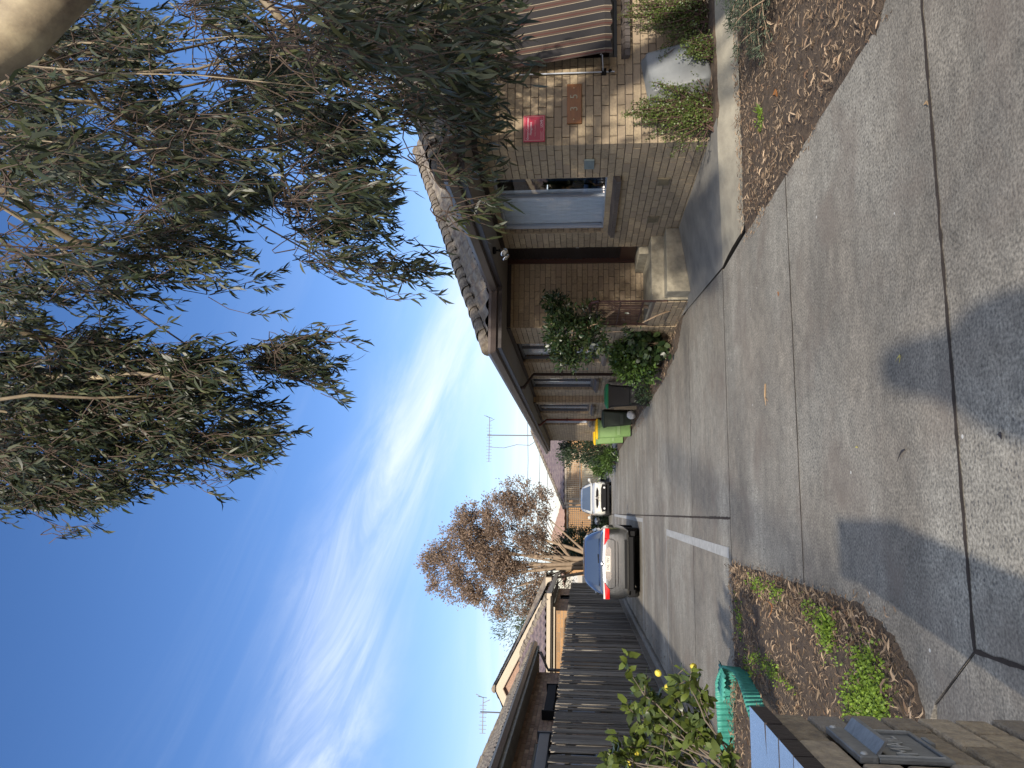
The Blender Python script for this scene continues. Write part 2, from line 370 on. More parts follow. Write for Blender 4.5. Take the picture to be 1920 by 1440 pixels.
def driveway_mat():
    m = mat('exposed_concrete', (.265, .236, .190), .85, 0, 1.1, 0, 60, col2=(.145, .133, .113), detail=12)
    t = m.node_tree; n, l = t.nodes, t.links; b = n['Principled BSDF']; src = b.inputs['Base Color'].links[0].from_socket
    tcn = n.new('ShaderNodeTexCoord'); P = tcn.outputs['Object']
    vo = n.new('ShaderNodeTexVoronoi'); vo.inputs['Scale'].default_value = 44; l.new(P, vo.inputs['Vector'])
    nz = n.new('ShaderNodeTexNoise'); nz.inputs['Scale'].default_value = .55; nz.inputs['Detail'].default_value = 6; l.new(P, nz.inputs['Vector'])
    wear = n.new('ShaderNodeMapRange'); wear.inputs['From Min'].default_value = .44; wear.inputs['From Max'].default_value = .60; l.new(nz.outputs['Fac'], wear.inputs['Value'])
    sp = n.new('ShaderNodeMapRange'); sp.inputs['From Min'].default_value = .10; sp.inputs['From Max'].default_value = .42; sp.inputs['To Min'].default_value = 0; sp.inputs['To Max'].default_value = 1
    l.new(vo.outputs['Distance'], sp.inputs['Value'])
    wn_ = n.new('ShaderNodeSeparateColor'); l.new(vo.outputs['Color'], wn_.inputs[0])
    pick = n.new('ShaderNodeMath'); pick.operation = 'GREATER_THAN'; pick.inputs[1].default_value = .45; l.new(wn_.outputs[0], pick.inputs[0])
    inv = n.new('ShaderNodeMath'); inv.operation = 'SUBTRACT'; inv.inputs[0].default_value = 1; l.new(sp.outputs[0], inv.inputs[1])
    f1 = n.new('ShaderNodeMath'); f1.operation = 'MULTIPLY'; l.new(inv.outputs[0], f1.inputs[0]); l.new(pick.outputs[0], f1.inputs[1])
    f2 = n.new('ShaderNodeMath'); f2.operation = 'MULTIPLY'; l.new(f1.outputs[0], f2.inputs[0]); l.new(wear.outputs[0], f2.inputs[1])
    f3 = n.new('ShaderNodeMath'); f3.operation = 'MULTIPLY'; f3.inputs[1].default_value = .8; l.new(f2.outputs[0], f3.inputs[0])
    # worn places: paler paste between the dark stones
    pm = n.new('ShaderNodeMixRGB'); pm.inputs['Color2'].default_value = (.40, .375, .315, 1); l.new(src, pm.inputs['Color1'])
    wm = n.new('ShaderNodeMath'); wm.operation = 'MULTIPLY'; wm.inputs[1].default_value = .55; l.new(wear.outputs[0], wm.inputs[0]); l.new(wm.outputs[0], pm.inputs['Fac'])
    fine = n.new('ShaderNodeTexNoise'); fine.inputs['Scale'].default_value = 70; fine.inputs['Detail'].default_value = 4; l.new(P, fine.inputs['Vector'])
    fr = n.new('ShaderNodeMapRange'); fr.inputs['From Min'].default_value = .3; fr.inputs['From Max'].default_value = .7; fr.inputs['To Min'].default_value = .5; fr.inputs['To Max'].default_value = 1.5; l.new(fine.outputs['Fac'], fr.inputs['Value'])
    mid = n.new('ShaderNodeTexNoise'); mid.inputs['Scale'].default_value = 9; mid.inputs['Detail'].default_value = 8; mid.inputs['Roughness'].default_value = .7; l.new(P, mid.inputs['Vector'])
    mr2 = n.new('ShaderNodeMapRange'); mr2.inputs['From Min'].default_value = .3; mr2.inputs['From Max'].default_value = .7; mr2.inputs['To Min'].default_value = .72; mr2.inputs['To Max'].default_value = 1.28; l.new(mid.outputs['Fac'], mr2.inputs['Value'])
    mp3 = n.new('ShaderNodeMapping'); mp3.inputs['Scale'].default_value = (.28, 1.1, 1); l.new(P, mp3.inputs['Vector'])
    big = n.new('ShaderNodeTexNoise'); big.inputs['Scale'].default_value = 1.0; big.inputs['Detail'].default_value = 5; big.inputs['Roughness'].default_value = .65; l.new(mp3.outputs[0], big.inputs['Vector'])
    mr3 = n.new('ShaderNodeMapRange'); mr3.inputs['From Min'].default_value = .35; mr3.inputs['From Max'].default_value = .65; mr3.inputs['To Min'].default_value = .78; mr3.inputs['To Max'].default_value = 1.2; l.new(big.outputs['Fac'], mr3.inputs['Value'])
    m23 = n.new('ShaderNodeMath'); m23.operation = 'MULTIPLY'; l.new(mr2.outputs[0], m23.inputs[0]); l.new(fr.outputs[0], m23.inputs[1])
    m24 = n.new('ShaderNodeMath'); m24.operation = 'MULTIPLY'; l.new(m23.outputs[0], m24.inputs[0]); l.new(mr3.outputs[0], m24.inputs[1])
    hv = n.new('ShaderNodeHueSaturation'); l.new(m24.outputs[0], hv.inputs['Value']); l.new(pm.outputs[0], hv.inputs['Color'])
    dm = n.new('ShaderNodeMixRGB'); dm.inputs['Color2'].default_value = (.05, .048, .048, 1); l.new(f3.outputs[0], dm.inputs['Fac']); l.new(hv.outputs[0], dm.inputs['Color1'])
    # rusty brown stains
    st = n.new('ShaderNodeTexNoise'); st.inputs['Scale'].default_value = 1.7; st.inputs['Detail'].default_value = 7; st.inputs['Distortion'].default_value = .6; l.new(P, st.inputs['Vector'])
    sr = n.new('ShaderNodeMapRange'); sr.inputs['From Min'].default_value = .52; sr.inputs['From Max'].default_value = .72; sr.inputs['To Max'].default_value = .7; l.new(st.outputs['Fac'], sr.inputs['Value'])
    sm = n.new('ShaderNodeMixRGB'); sm.inputs['Color2'].default_value = (.185, .15, .12, 1); l.new(sr.outputs[0], sm.inputs['Fac']); l.new(dm.outputs[0], sm.inputs['Color1'])
    # small white droppings
    v2 = n.new('ShaderNodeTexVoronoi'); v2.inputs['Scale'].default_value = 3.4; l.new(P, v2.inputs['Vector'])
    dn = n.new('ShaderNodeMath'); dn.operation = 'LESS_THAN'; dn.inputs[1].default_value = .035; l.new(v2.outputs['Distance'], dn.inputs[0])
    wm2 = n.new('ShaderNodeMixRGB'); wm2.inputs['Color2'].default_value = (.55, .54, .5, 1); l.new(dn.outputs[0], wm2.inputs['Fac']); l.new(sm.outputs[0], wm2.inputs['Color1'])
    l.new(wm2.outputs[0], b.inputs['Base Color'])
    bp = n.new('ShaderNodeBump'); bp.inputs['Strength'].default_value = .5; bp.inputs['Distance'].default_value = .004
    ad = n.new('ShaderNodeMath'); ad.operation = 'SUBTRACT'; l.new(fine.outputs['Fac'], ad.inputs[0]); l.new(f2.outputs[0], ad.inputs[1])
    l.new(ad.outputs[0], bp.inputs['Height']); l.new(bp.outputs[0], b.inputs['Normal'])
    return m
M['drive'] = driveway_mat()
M['joint'] = mat('joint_dirt', (.045, .032, .024), .95, .4, 20)
rows = [3.285, 5.6, 8.17, 10.85, 13.6, 16.35, 19.1, 21.9, 24.7, 27.5, 30.3, 33.1, 36.0, 39.0, 46]
dw = MB(); G = .0004
def slab(poly):
    c = [sum(p[0] for p in poly)/len(poly), sum(p[1] for p in poly)/len(poly)]
    top = [(x, y, 0.0) for x, y in poly]; bot = [(x, y, -.03) for x, y in poly]
    dw.quad(*top)
    for i in range(len(poly)):
        j = (i+1) % len(poly); dw.quad(bot[i], bot[j], top[j], top[i])
dw_r = 2.6
slab([(-.51+G, -6), (9, -6), (9, 3.28-G*1.6), (-.51+G, 3.28-G*1.6)])
slab([(-3.2, -6), (-.51-G, -6), (-.51-G, 3.27), (-.80, 3.66), (-3.2, 3.75)])
slab([(-.51-G, 3.29), (-.50+G, 3.285+G), (-.50, 5.6-G), (-1.5, 5.6-G), (-1.5, 4.2), (-.79, 3.675)])
slab([(-.50+G*0, 3.285+G), (2.63, 3.285+G), (2.6, 5.6-G), (-.50, 5.6-G)])
slab([(-1.2, 5.6+G), (2.6, 5.6+G), (2.6, 8.17-G), (-1.2, 8.17-G)])
for i in range(2, len(rows)-1):
    a, b = rows[i]+G, rows[i+1]-G
    xr = lambda y: (2.62+(y-8.1)*.10) if y < 11.9 else (2.97-(y-11.9)*.006)
    slab([(-3.2, a), (-.03-G, a), (-.03-G, b), (-3.2, b)])
    slab([(-.03+G, a), (min(xr(a), 3.0)-G, a), (min(xr(b), 3.0)-G, b), (-.03+G, b)])
slab([(3.0, 12.2), (3.35, 12.2), (3.2, 46), (2.6, 46)])
driveway = tag(dw.build('driveway', M['drive']), kind='structure')
jr = random.Random(9); jm = MB()
def ribbon(a, b, w=.016, z=.003):
    a, b = Vector(a), Vector(b); d = b-a; L = d.length; d.normalize(); nn = Vector((-d.y, d.x)); n = max(2, int(L/.05)); rows_ = []
    for i in range(n+1):
        p = a+d*L*i/n+nn*jr.gauss(0, .0016); h = w/2*jr.uniform(.65, 1.35); rows_.append([(p.x-nn.x*h, p.y-nn.y*h, z), (p.x+nn.x*h, p.y+nn.y*h, z)])
    jm.grid(rows_)
ribbon((-.51, 3.285), (9, 3.285), .024); ribbon((-.51, -6), (-.51, 3.285), .018, .0035); ribbon((-.51, 3.285), (-.80, 3.665), .005); ribbon((-.5, 5.6), (2.6, 5.6), .015)
ribbon((-2.95, 8.17), (2.64, 8.17), .015)
for yy in rows[3:]: ribbon((-2.8, yy), (-.03, yy), .015); ribbon((-.03, yy), ((2.62+(yy-8.1)*.10) if yy < 11.9 else 2.9, yy), .015)
ribbon((-.03, 8.17), (-.03, 46), .026, .0035); ribbon((2.64, 8.1), (3.02, 12.0), .018, .0035); ribbon((2.645, 7.06), (2.63, 8.1), .010, .004)
tag(jm.build('driveway_joints', M['joint']), kind='structure')
# hairline cracks and drips
def crack(pts, w):
    for p_, q_ in zip(pts[:-1], pts[1:]): ribbon(p_, q_, w, .0028)

# painted marks
pm_ = MB()
pm_.quad((-.44, 8.3, .004), (-.33, 8.3, .004), (-.26, 14.12, .004), (-.37, 14.12, .004))
pm_.quad((-2.7, 14.08, .004), (-.37, 14.08, .004), (-.37, 14.13, .004), (-2.7, 14.13, .004))
pm_.quad((-.20, 19.3, .004), (-.10, 19.3, .004), (-.02, 35, .004), (-.12, 35, .004))
pm_.quad((-2.7, 19.3, .004), (-.20, 19.3, .004), (-.20, 19.42, .004), (-2.7, 19.42, .004))
pm_.quad((-2.7, 25.0, .004), (-.17, 25.0, .004), (-.17, 25.08, .004), (-2.7, 25.08, .004))
tag(pm_.build('parking_lines', M['paint_line']), kind='structure')

# side path, rising to the house, and the pale sloped strip in front of it
pa = MB()
def lerp(a, b, t): return tuple(a[i]+(b[i]-a[i])*t for i in range(3))
A0, A1, A2, A3 = (2.64, 8.10, .005), (3.02, 12.1, .005), (3.95, 12.1, .17), (3.95, 7.34, .165)
pa.grid([[lerp(lerp(A0, A3, s/8), lerp(A1, A2, s/8), t/10) for t in range(11)] for s in range(9)])
tag(pa.build('front_path', M['conc_path'], smooth=True, fixn=True), kind='structure')
st = MB()
B = [(2.66, 7.06, .004), (2.80, 6.93, .006), (3.7, 7.02, .004), (9, 6.98, .004)]
T = [(2.64, 8.10, .008), (2.9, 7.90, .05), (3.6, 7.40, .155), (9, 7.36, .17)]
def resample(P, n):
    out = []
    for i in range(n+1):
        t = i/n*(len(P)-1); k = min(int(t), len(P)-2); out.append(Vector(P[k]).lerp(Vector(P[k+1]), t-k))
    return out
n_ = 24; Bp, Tp = resample(B, n_), resample(T, n_)
st.grid([[Bp[i].lerp(Tp[i], t/4)+Vector((0, 0, .012*math.sin(PI*t/4))) for t in range(5)] for i in range(n_+1)])
tag(st.build('path_ramp_strip', M['conc_cream'], smooth=True, fixn=True), kind='structure')

# garden beds (soil)
def bed(name, poly, h, step=.09, seed=1, mound=1.0, base=.006):
    rg = random.Random(seed)
    xs = [p[0] for p in poly]; ys = [p[1] for p in poly]
    def inside(x, y):
        c = False; n = len(poly)
        for i in range(n):
            x0, y0 = poly[i]; x1, y1 = poly[(i+1) % n]
            if (y0 > y) != (y1 > y) and x < (x1-x0)*(y-y0)/(y1-y0)+x0: c = not c
        return c
    def dist(x, y):
        best = 9
        for i in range(len(poly)):
            a = Vector(poly[i]); b = Vector(poly[(i+1) % len(poly)]); ab = b-a; t = max(0, min(1, (Vector((x, y))-a).dot(ab)/ab.length_squared))
            best = min(best, (Vector((x, y))-a-ab*t).length)
        return best
    from mathutils import noise
    nx = int((max(xs)-min(xs))/step)+3; ny = int((max(ys)-min(ys))/step)+3
    V = {}; mb = MB()
    for i in range(nx):
        for k in range(ny):
            x = min(xs)-step+i*step; y = min(ys)-step+k*step; dd = dist(x, y); ins = inside(x, y)
            if not ins and dd > step*1.1: continue
            wob = noise.noise(Vector((x*6, y*6, seed)))*.03
            if not ins: # pull outside vertices back to the border
                z = -.006
            else:
                z = base+min(dd/.25, 1)*h*mound+(noise.noise(Vector((x*3, y*3, 0)))*.5+noise.noise(Vector((x*11, y*11, 4)))*.35)*h*.9*min(dd/.1, 1)
                z = max(z, .004)
            V[i, k] = len(mb.v); mb.v.append((x+wob*.5, y+wob, z))
    for i in range(nx-1):
        for k in range(ny-1):
            q = [(i, k), (i+1, k), (i+1, k+1), (i, k+1)]
            if all(a in V for a in q): mb.f.append(tuple(V[a] for a in q)); mb.m.append(0)
    o = mb.build(name, M['soil'], smooth=True); tag(o, kind='structure'); return inside
left_poly = [(-.48, 8.14), (-.47, 6.6), (-.47, 4.75), (-.51, 4.35), (-.59, 4.06), (-.73, 3.86), (-.95, 3.76), (-2.9, 3.72), (-2.9, 8.14)]
in_left = bed('garden_bed_left', left_poly, .035, .05, 1)
right_poly = [(2.60, 7.02), (2.52, 5.6), (2.56, 4.6), (2.5, 3.8), (2.7, 3.5), (8.5, 3.6), (8.5, 6.98), (3.6, 6.98)]
in_right = bed('garden_bed_right', right_poly, .045, .06, 2)
in_front = bed('garden_bed_front', [(3.96, 7.36), (9, 7.36), (9, 7.83), (3.96, 7.83)], .02, .06, 3, base=.165)
in_side = bed('garden_bed_side', [(2.62, 12.0), (2.97, 11.3), (2.99, 31), (2.45, 31), (2.5, 19), (2.42, 14.5)], .05, .07, 4)
in_tube = bed('garden_bed_lemon', [(-2.93, 7.95), (-1.75, 8.0), (-1.45, 7.6), (-1.5, 6.6), (-1.8, 5.4), (-1.8, 4.2), (-2.93, 4.2)], .06, .06, 5, base=.05)

# ---------------------------------------------------------------- thin glass
def schlick(n, l, base):
    lw = n.new('ShaderNodeLayerWeight'); lw.inputs[0].default_value = .5
    p = n.new('ShaderNodeMath'); p.operation = 'POWER'; p.inputs[1].default_value = 4.5; l.new(lw.outputs['Facing'], p.inputs[0])
    mr = n.new('ShaderNodeMapRange'); mr.inputs['To Min'].default_value = base; l.new(p.outputs[0], mr.inputs['Value']); return mr.outputs[0]
def thin_glass(name, tint=(.75, .85, .9), base=.25, rough=.01):
    m = bpy.data.materials.new(name); m.use_nodes = True; n, l = m.node_tree.nodes, m.node_tree.links
    n.clear(); o = n.new('ShaderNodeOutputMaterial'); a = n.new('ShaderNodeBsdfTransparent'); a.inputs[0].default_value = (*tint, 1)
    b = n.new('ShaderNodeBsdfGlossy'); b.inputs['Roughness'].default_value = rough; s = n.new('ShaderNodeMixShader'); l.new(schlick(n, l, base), s.inputs[0]); l.new(a.outputs[0], s.inputs[1]); l.new(b.outputs[0], s.inputs[2]); l.new(s.outputs[0], o.inputs[0])
    return m
M['pane'] = thin_glass('thin_window_glass', (.80, .87, .94), .07)
M['carpane'] = thin_glass('thin_car_glass', (.30, .42, .55), .22)

# ---------------------------------------------------------------- roofs
def roof_mesh(name, rects, z0, pitch, xs, ys, m, parent, amp=1.0, course=.32, wave=.25):
    """hipped roof over a union of eave rectangles, tiles in real relief"""
    mb = MB(); idx = {}
    def H(x, y):
        best = None
        for (x0, x1, y0, y1) in rects:
            if x < x0-1e-6 or x > x1+1e-6 or y < y0-1e-6 or y > y1+1e-6: continue
            c = [(x-x0, y), (x1-x, y), (y-y0, x), (y1-y, x)]
            d, t = min(c)
            if best is None or d > best[0]: best = (d, t)
        if best is None: return None
        d, t = best; f = (d/course) % 1
        return z0+pitch*d+amp*(.048*(1-f)+.024*math.sin(2*PI*t/wave)+.005*math.sin(d*9.1+t*5.3))
    for i, x in enumerate(xs):
        for k, y in enumerate(ys):
            h = H(x, y)
            if h is not None: idx[i, k] = len(mb.v); mb.v.append((x, y, h))
    for i in range(len(xs)-1):
        for k in range(len(ys)-1):
            q = [(i, k), (i+1, k), (i+1, k+1), (i, k+1)]
            if all(a in idx for a in q):
                cx_, cy_ = (xs[i]+xs[i+1])/2, (ys[k]+ys[k+1])/2
                if any(r_[0] <= cx_ <= r_[1] and r_[2] <= cy_ <= r_[3] for r_ in rects): mb.f.append(tuple(idx[a] for a in q)); mb.m.append(0)
    return mb.build(name, m, parent)
def caps(name, a, b, parent, m, L=.36, r0=.13):
    a, b = Vector(a), Vector(b); d = b-a; n = max(1, int(d.length/L)); d.normalize(); mb = MB()
    side = d.cross(Vector((0, 0, 1))).normalized(); upv = side.cross(d)
    for i in range(n):
        p = a+d*(i*L); rows_ = []
        for s, rr in ((-.03, r0*1.06), (L*.5, r0*.98), (L, r0*.9)):
            j_ = random.uniform(-.008, .008)
            rows_.append([p+d*s+side*(rr*math.cos(t))+upv*(rr*.95*math.sin(t)+j_-.05) for t in [PI*k/8 for k in range(9)]])
        mb.grid(rows_)
        if i == 0: mb.quad(*rows_[0])
    return mb.build(name, m, parent, fixn=True)
def gutter(name, pts, z, parent, m, w=.115, h=.11, out=1):
    """pts: plan polyline of the gutter's inner edge; profile extruded along it, mitred"""
    prof = [(0, 0), (0, -h), (w*.55, -h), (w*.92, -h*.45), (w, -h*.35), (w, 0), (w*.88, 0), (w*.88, -h*.25), (w*.5, -h*.8), (.02, -h*.8), (.02, 0)]
    P = [Vector((*p, 0)) for p in pts]; rows_ = []
    for i, p in enumerate(P):
        d0 = (P[i]-P[i-1]).normalized() if i else None; d1 = (P[i+1]-P[i]).normalized() if i < len(P)-1 else None
        nn = [Vector((d.y, -d.x, 0))*out for d in (d0, d1) if d is not None]
        if len(nn) == 2:
            mvec = (nn[0]+nn[1]); mvec = mvec/(mvec.dot(nn[0]))
        else: mvec = nn[0]
        rows_.append([p+mvec*a+Vector((0, 0, z+b)) for a, b in prof]+[p+mvec*prof[0][0]+Vector((0, 0, z+prof[0][1]))])
    mb = MB(); mb.grid(rows_)
    return mb.build(name, m, parent, fixn=True)
def window(parent, axis, plane, a0, a1, z0, z1, out, frame_m, mull=(), curtain=None, depth=.10, name='window', curtain_m='curtain', sill=True, sill_m=None):
    """axis 'x' = wall runs along Y at X=plane; out = sign of the outward normal"""
    def P(u, v, z): return (plane+v*out, u, z) if axis == 'x' else (u, plane+v*out, z)
    def bx(mb, u0, u1, v0, v1, za, zb):
        p, q = P(u0, v0, za), P(u1, v1, zb); mb.box(p[0], p[1], p[2], q[0], q[1], q[2])
    w = .045; fr = MB(); gz = -depth
    bx(fr, a0, a0+w, gz-.03, gz+.03, z0, z1); bx(fr, a1-w, a1, gz-.03, gz+.03, z0, z1)
    bx(fr, a0+w, a1-w, gz-.03, gz+.03, z0, z0+w); bx(fr, a0+w, a1-w, gz-.03, gz+.03, z1-w, z1)
    f = fr.build('window_frame' if name == 'window' else name, M[frame_m], parent, bevel=.004)
    for mu in mull:
        mm = MB(); bx(mm, mu-.02, mu+.02, gz-.025, gz+.025, z0+w, z1-w); mm.build('mullion', M[frame_m], f)
    gl = MB(); q = [P(a0+w, gz, z0+w), P(a1-w, gz, z0+w), P(a1-w, gz, z1-w), P(a0+w, gz, z1-w)]
    gl.quad(*q); gl.build('pane', M['pane'], f)
    if curtain:
        for c0, c1, folds in curtain:
            cu = MB(); n_ = int(abs(c1-c0)/.02)+2; rows_ = []
            for z in (z0+.02, (z0+z1)/2, z1):
                rows_.append([P(c0+(c1-c0)*i/n_, gz-.055-.014*math.sin(i*folds)-.01*math.sin(i*folds*.37+z), z) for i in range(n_+1)])
            cu.grid(rows_); cu.build('curtain', M[curtain_m], f, smooth=True)
    if sill:
        s = MB(); k = int((a1-a0)/.078)+1; dl = (a1-a0+.06)/k
        for i in range(k):
            u0 = a0-.03+i*dl+.003; u1 = u0+dl-.008
            A = [P(u0, -.07, z0+.0), P(u0, .075, z0-.075), P(u0, .07, z0-.13), P(u0, -.07, z0-.10)]
            Bq = [P(u1, -.07, z0+.0), P(u1, .075, z0-.075), P(u1, .07, z0-.13), P(u1, -.07, z0-.10)]
            b = len(s.v); s.v += A+Bq
            for q in ((0, 1, 5, 4), (1, 2, 6, 5), (2, 3, 7, 6), (3, 0, 4, 7), (0, 3, 2, 1), (4, 5, 6, 7)): s.f.append(tuple(b+i_ for i_ in q)); s.m.append(0)
        s.build('sill', sill_m or M['sill'], f, fixn=True)
    return f

# ---------------------------------------------------------------- the brick units on the right
house = thing('brick_unit_house', 'long low tan brick house with brown tiled roof along the right of the driveway', 'house', (3.94, 7.83, 0))
Minv = Matrix.Translation((-3.94, -7.83, 0))
house_kids = []
def hk(o):
    o.matrix_parent_inverse = Minv; return o
Z0, ZT = .1, 2.79
SOF = 2.72
wb, wm_ = MB(), MB()
bricks(wb, wm_, (3.94, 7.83), (3.94, 11.11), Z0, SOF, [(8.67-7.83, 10.5-7.83, 1.18, 2.62)], (-1, 0, 0))
bricks(wb, wm_, (9.2, 7.83), (3.94, 7.83), Z0, SOF, [(9.2-7.3, 9.2-4.96, 1.12, 2.5)], (0, -1, 0), offset=.11)
bricks(wb, wm_, (4.16, 12.13), (2.95, 12.13), .38, SOF, [], (0, -1, 0))
bricks(wb, wm_, (2.95, 12.13), (2.95, 19.5), -.08, SOF, [(13.32-12.13, 15.05-12.13, 1.16, 2.66), (16.92-12.13, 18.5-12.13, 1.24, 2.66)], (-1, 0, 0))
bricks(wb, wm_, (2.95, 19.5), (2.78, 19.5), -.08, SOF, [], (0, -1, 0))
bricks(wb, wm_, (2.78, 19.5), (2.78, 30.0), -.08, SOF, [(.35, 2.2, 1.28, 2.66), (3.7, 5.1, 1.30, 2.66)], (-1, 0, 0))
bricks(wb, wm_, (2.97, 10.72), (2.97, 12.13), -.05, .50, [], (-1, 0, 0))
bricks(wb, wm_, (3.94, 11.11), (4.16, 11.11), .5, SOF, [], (0, 1, 0))
# window reveals, brick returns facing the street (far side) and back (near side)
def reveal_x(plane, y0, y1, z0, z1):
    bricks(wb, wm_, (plane+.11, y1), (plane, y1), z0, z1, [], (0, -1, 0), L=.12)
    bricks(wb, wm_, (plane+.11, y0), (plane, y0), z0, z1, [], (0, 1, 0), L=.12)
reveal_x(3.94, 8.67, 10.5, 1.18-.016+.0, 2.62); reveal_x(2.95, 13.32, 15.05, 1.16, 2.66); reveal_x(2.95, 16.92, 18.5, 1.24, 2.66)
reveal_x(2.78, 19.85, 21.7, 1.28, 2.66); reveal_x(2.78, 23.2, 24.6, 1.30, 2.66)
w_ = MB(); w_.v, w_.f, w_.m = wb.v, wb.f, [0]*len(wb.f); b0 = len(w_.v)
w_.v = w_.v+wm_.v; w_.f = w_.f+[tuple(i+b0 for i in f) for f in wm_.f]; w_.m = w_.m+[1]*len(wm_.f)
# plain back and end walls close the building
w_.mi = 1
for q in ([(14.4, 7.83), (9.2, 7.83)], [(14.4, 30), (14.4, 7.83)], [(2.78, 30), (14.4, 30)]):
    (xa, ya), (xb, yb) = q; w_.quad((xa, ya, 0), (xb, yb, 0), (xb, yb, SOF), (xa, ya, SOF))
w_.box(4.16, 11.16, .4, 4.2, 12.13, .66); w_.box(4.17, 11.11, 2.62, 4.2, 12.13, SOF)
w_.quad((9.2, 8.4, .1), (4.3, 8.4, .1), (4.3, 8.4, 2.7), (9.2, 8.4, 2.7))     # room partitions keep the inside dark
w_.quad((4.9, 8.4, .1), (4.9, 11.0, .1), (4.9, 11.0, 2.7), (4.9, 8.4, 2.7))
w_.quad((3.9, 12.5, .1), (3.9, 29.9, .1), (3.9, 29.9, 2.7), (3.9, 12.5, 2.7))
hk(w_.build('wall', [M['brick'], M['mortar']], house))
def ar(a, b, s): return list(np.arange(a, b-1e-6, s))
RX = ar(2.4, 3.34, .0313)+ar(3.34, 9.6, .035)+ar(9.6, 15.0, .27)+[15.0]
RY = ar(7.23, 11.1, .06)+ar(11.1, 17.5, .035)+ar(17.5, 18, .1)+ar(18.0, 30.6, .3)+[30.6]
rf = hk(roof_mesh('roof', [(3.34, 15.0, 7.23, 26.0), (2.4, 15.0, 11.1, 30.6)], 2.875, .415, RX, RY, M['roof'], house))
for a, b in (((2.4, 11.1, 2.93), (8.7, 17.4, 2.93+.415*6.3)), ((3.34, 7.23, 2.93), (9.1, 12.99, 2.93+.415*5.76)), ((8.7, 17.4, 2.93+.415*6.3), (8.7, 24.3, 2.93+.415*6.3))):
    c = caps('ridge_cap', a, b, rf, M['cap'])
fa = MB()
def fbox(x0, y0, x1, y1): fa.box(x0, y0, 2.70, x1, y1, 2.875)
fbox(3.34, 7.23, 15, 7.25); fbox(3.34, 7.25, 3.36, 11.1); fbox(2.4, 11.1, 3.36, 11.12); fbox(2.4, 11.12, 2.42, 30.6); fbox(2.4, 30.6, 15, 30.62)
hk(fa.build('fascia', M['fascia'], house))
hk(gutter('gutter', [(15, 7.228), (3.338, 7.228), (3.338, 11.098), (2.398, 11.098), (2.398, 30.62)], 2.885, house, M['gutter'], out=-1))
sf = MB()
for x0, y0, x1, y1 in ((3.36, 7.25, 15, 7.83), (3.36, 7.83, 3.94, 11.12), (2.42, 11.12, 4.2, 12.13), (2.42, 12.13, 2.95, 19.5), (2.42, 19.5, 2.78, 30.6)):
    sf.box(x0, y0, 2.722, x1, y1, 2.732)
hk(sf.build('soffit', M['soffit'], house))
tr = MB()
for (x0, y0, x1, y1) in ((3.915, 7.80, 3.939, 11.13), (3.94, 7.80, 9.2, 7.829), (2.925, 12.10, 2.949, 19.5), (2.755, 19.47, 2.779, 30), (2.97, 12.10, 4.1, 12.129)): tr.box(x0, y0, 2.66, x1, y1, 2.721)
hk(tr.build('eave_trim', M['fascia'], house))
# windows
hk(window(house, 'x', 3.94, 8.67, 10.5, 1.18, 2.62, -1, 'alu', mull=(9.42,), curtain=[(9.36, 10.49, 1.3)]))
b = MB(); b.quad((4.28, 8.5, 1.1), (4.28, 9.5, 1.1), (4.28, 9.5, 2.68), (4.28, 8.5, 2.68)); M['navy'] = mat('dark_blue_drape', (.07, .10, .16), .9, .3, 5, stretch=(6, 6, .5)); hk(b.build('drape', M['navy'], house))
hk(window(house, 'x', 2.95, 13.32, 15.05, 1.16, 2.66, -1, 'darkframe', mull=(14.1,), curtain=[(13.4, 14.95, 1.1)]))
hk(window(house, 'x', 2.95, 16.92, 18.5, 1.24, 2.66, -1, 'darkframe', mull=(17.7,), curtain=[(17.0, 18.45, 1.5)]))
hk(window(house, 'x', 2.78, 19.85, 21.7, 1.28, 2.66, -1, 'darkframe', mull=(20.8,), curtain=[(19.9, 21.6, 1.3)]))
hk(window(house, 'x', 2.78, 23.2, 24.6, 1.30, 2.66, -1, 'alu', mull=(23.9,), curtain=[(23.3, 24.5, 1.3)]))
hk(window(house, 'y', 7.83, 4.96, 7.3, 1.12, 2.5, -1, 'darkframe', mull=(6.1,)))
# door, its screen and threshold
dr = MB(); dr.box(4.10, 11.17, .66, 4.13, 12.11, 2.70)
door = hk(dr.build('door', M['door'], house))
df = MB(); df.box(4.05, 11.125, .64, 4.12, 11.17, 2.71); df.box(4.02, 12.075, .64, 4.10, 12.118, 2.71); df.box(4.06, 11.17, .66, 4.095, 12.075, .90); df.build('door_frame', M['doorbrown'], door)
ds = MB()
for i in range(22): ds.box(4.085, 11.2, .95+i*.078, 4.098, 12.07, .98+i*.078)
ds.box(4.08, 11.2, 1.50, 4.099, 12.07, 1.66)
ds.build('security_screen', M['door'], door)
dh = MB(); dh.box(4.03, 11.30, 1.55, 4.08, 11.40, 1.60); dh.build('door_handle', M['steel'], door)
stp = MB(); stp.box(3.02, 10.35, 0, 3.935, 10.70, .345); stp.box(3.0, 10.70, 0, 4.16, 12.125, .52); stp.box(3.84, 11.16, .5, 4.16, 12.08, .655)
stp.box(2.99, 10.66, 0, 3.935, 10.69, .30)
hk(stp.build('entry_steps', M['conc_step'], house, bevel=.012))
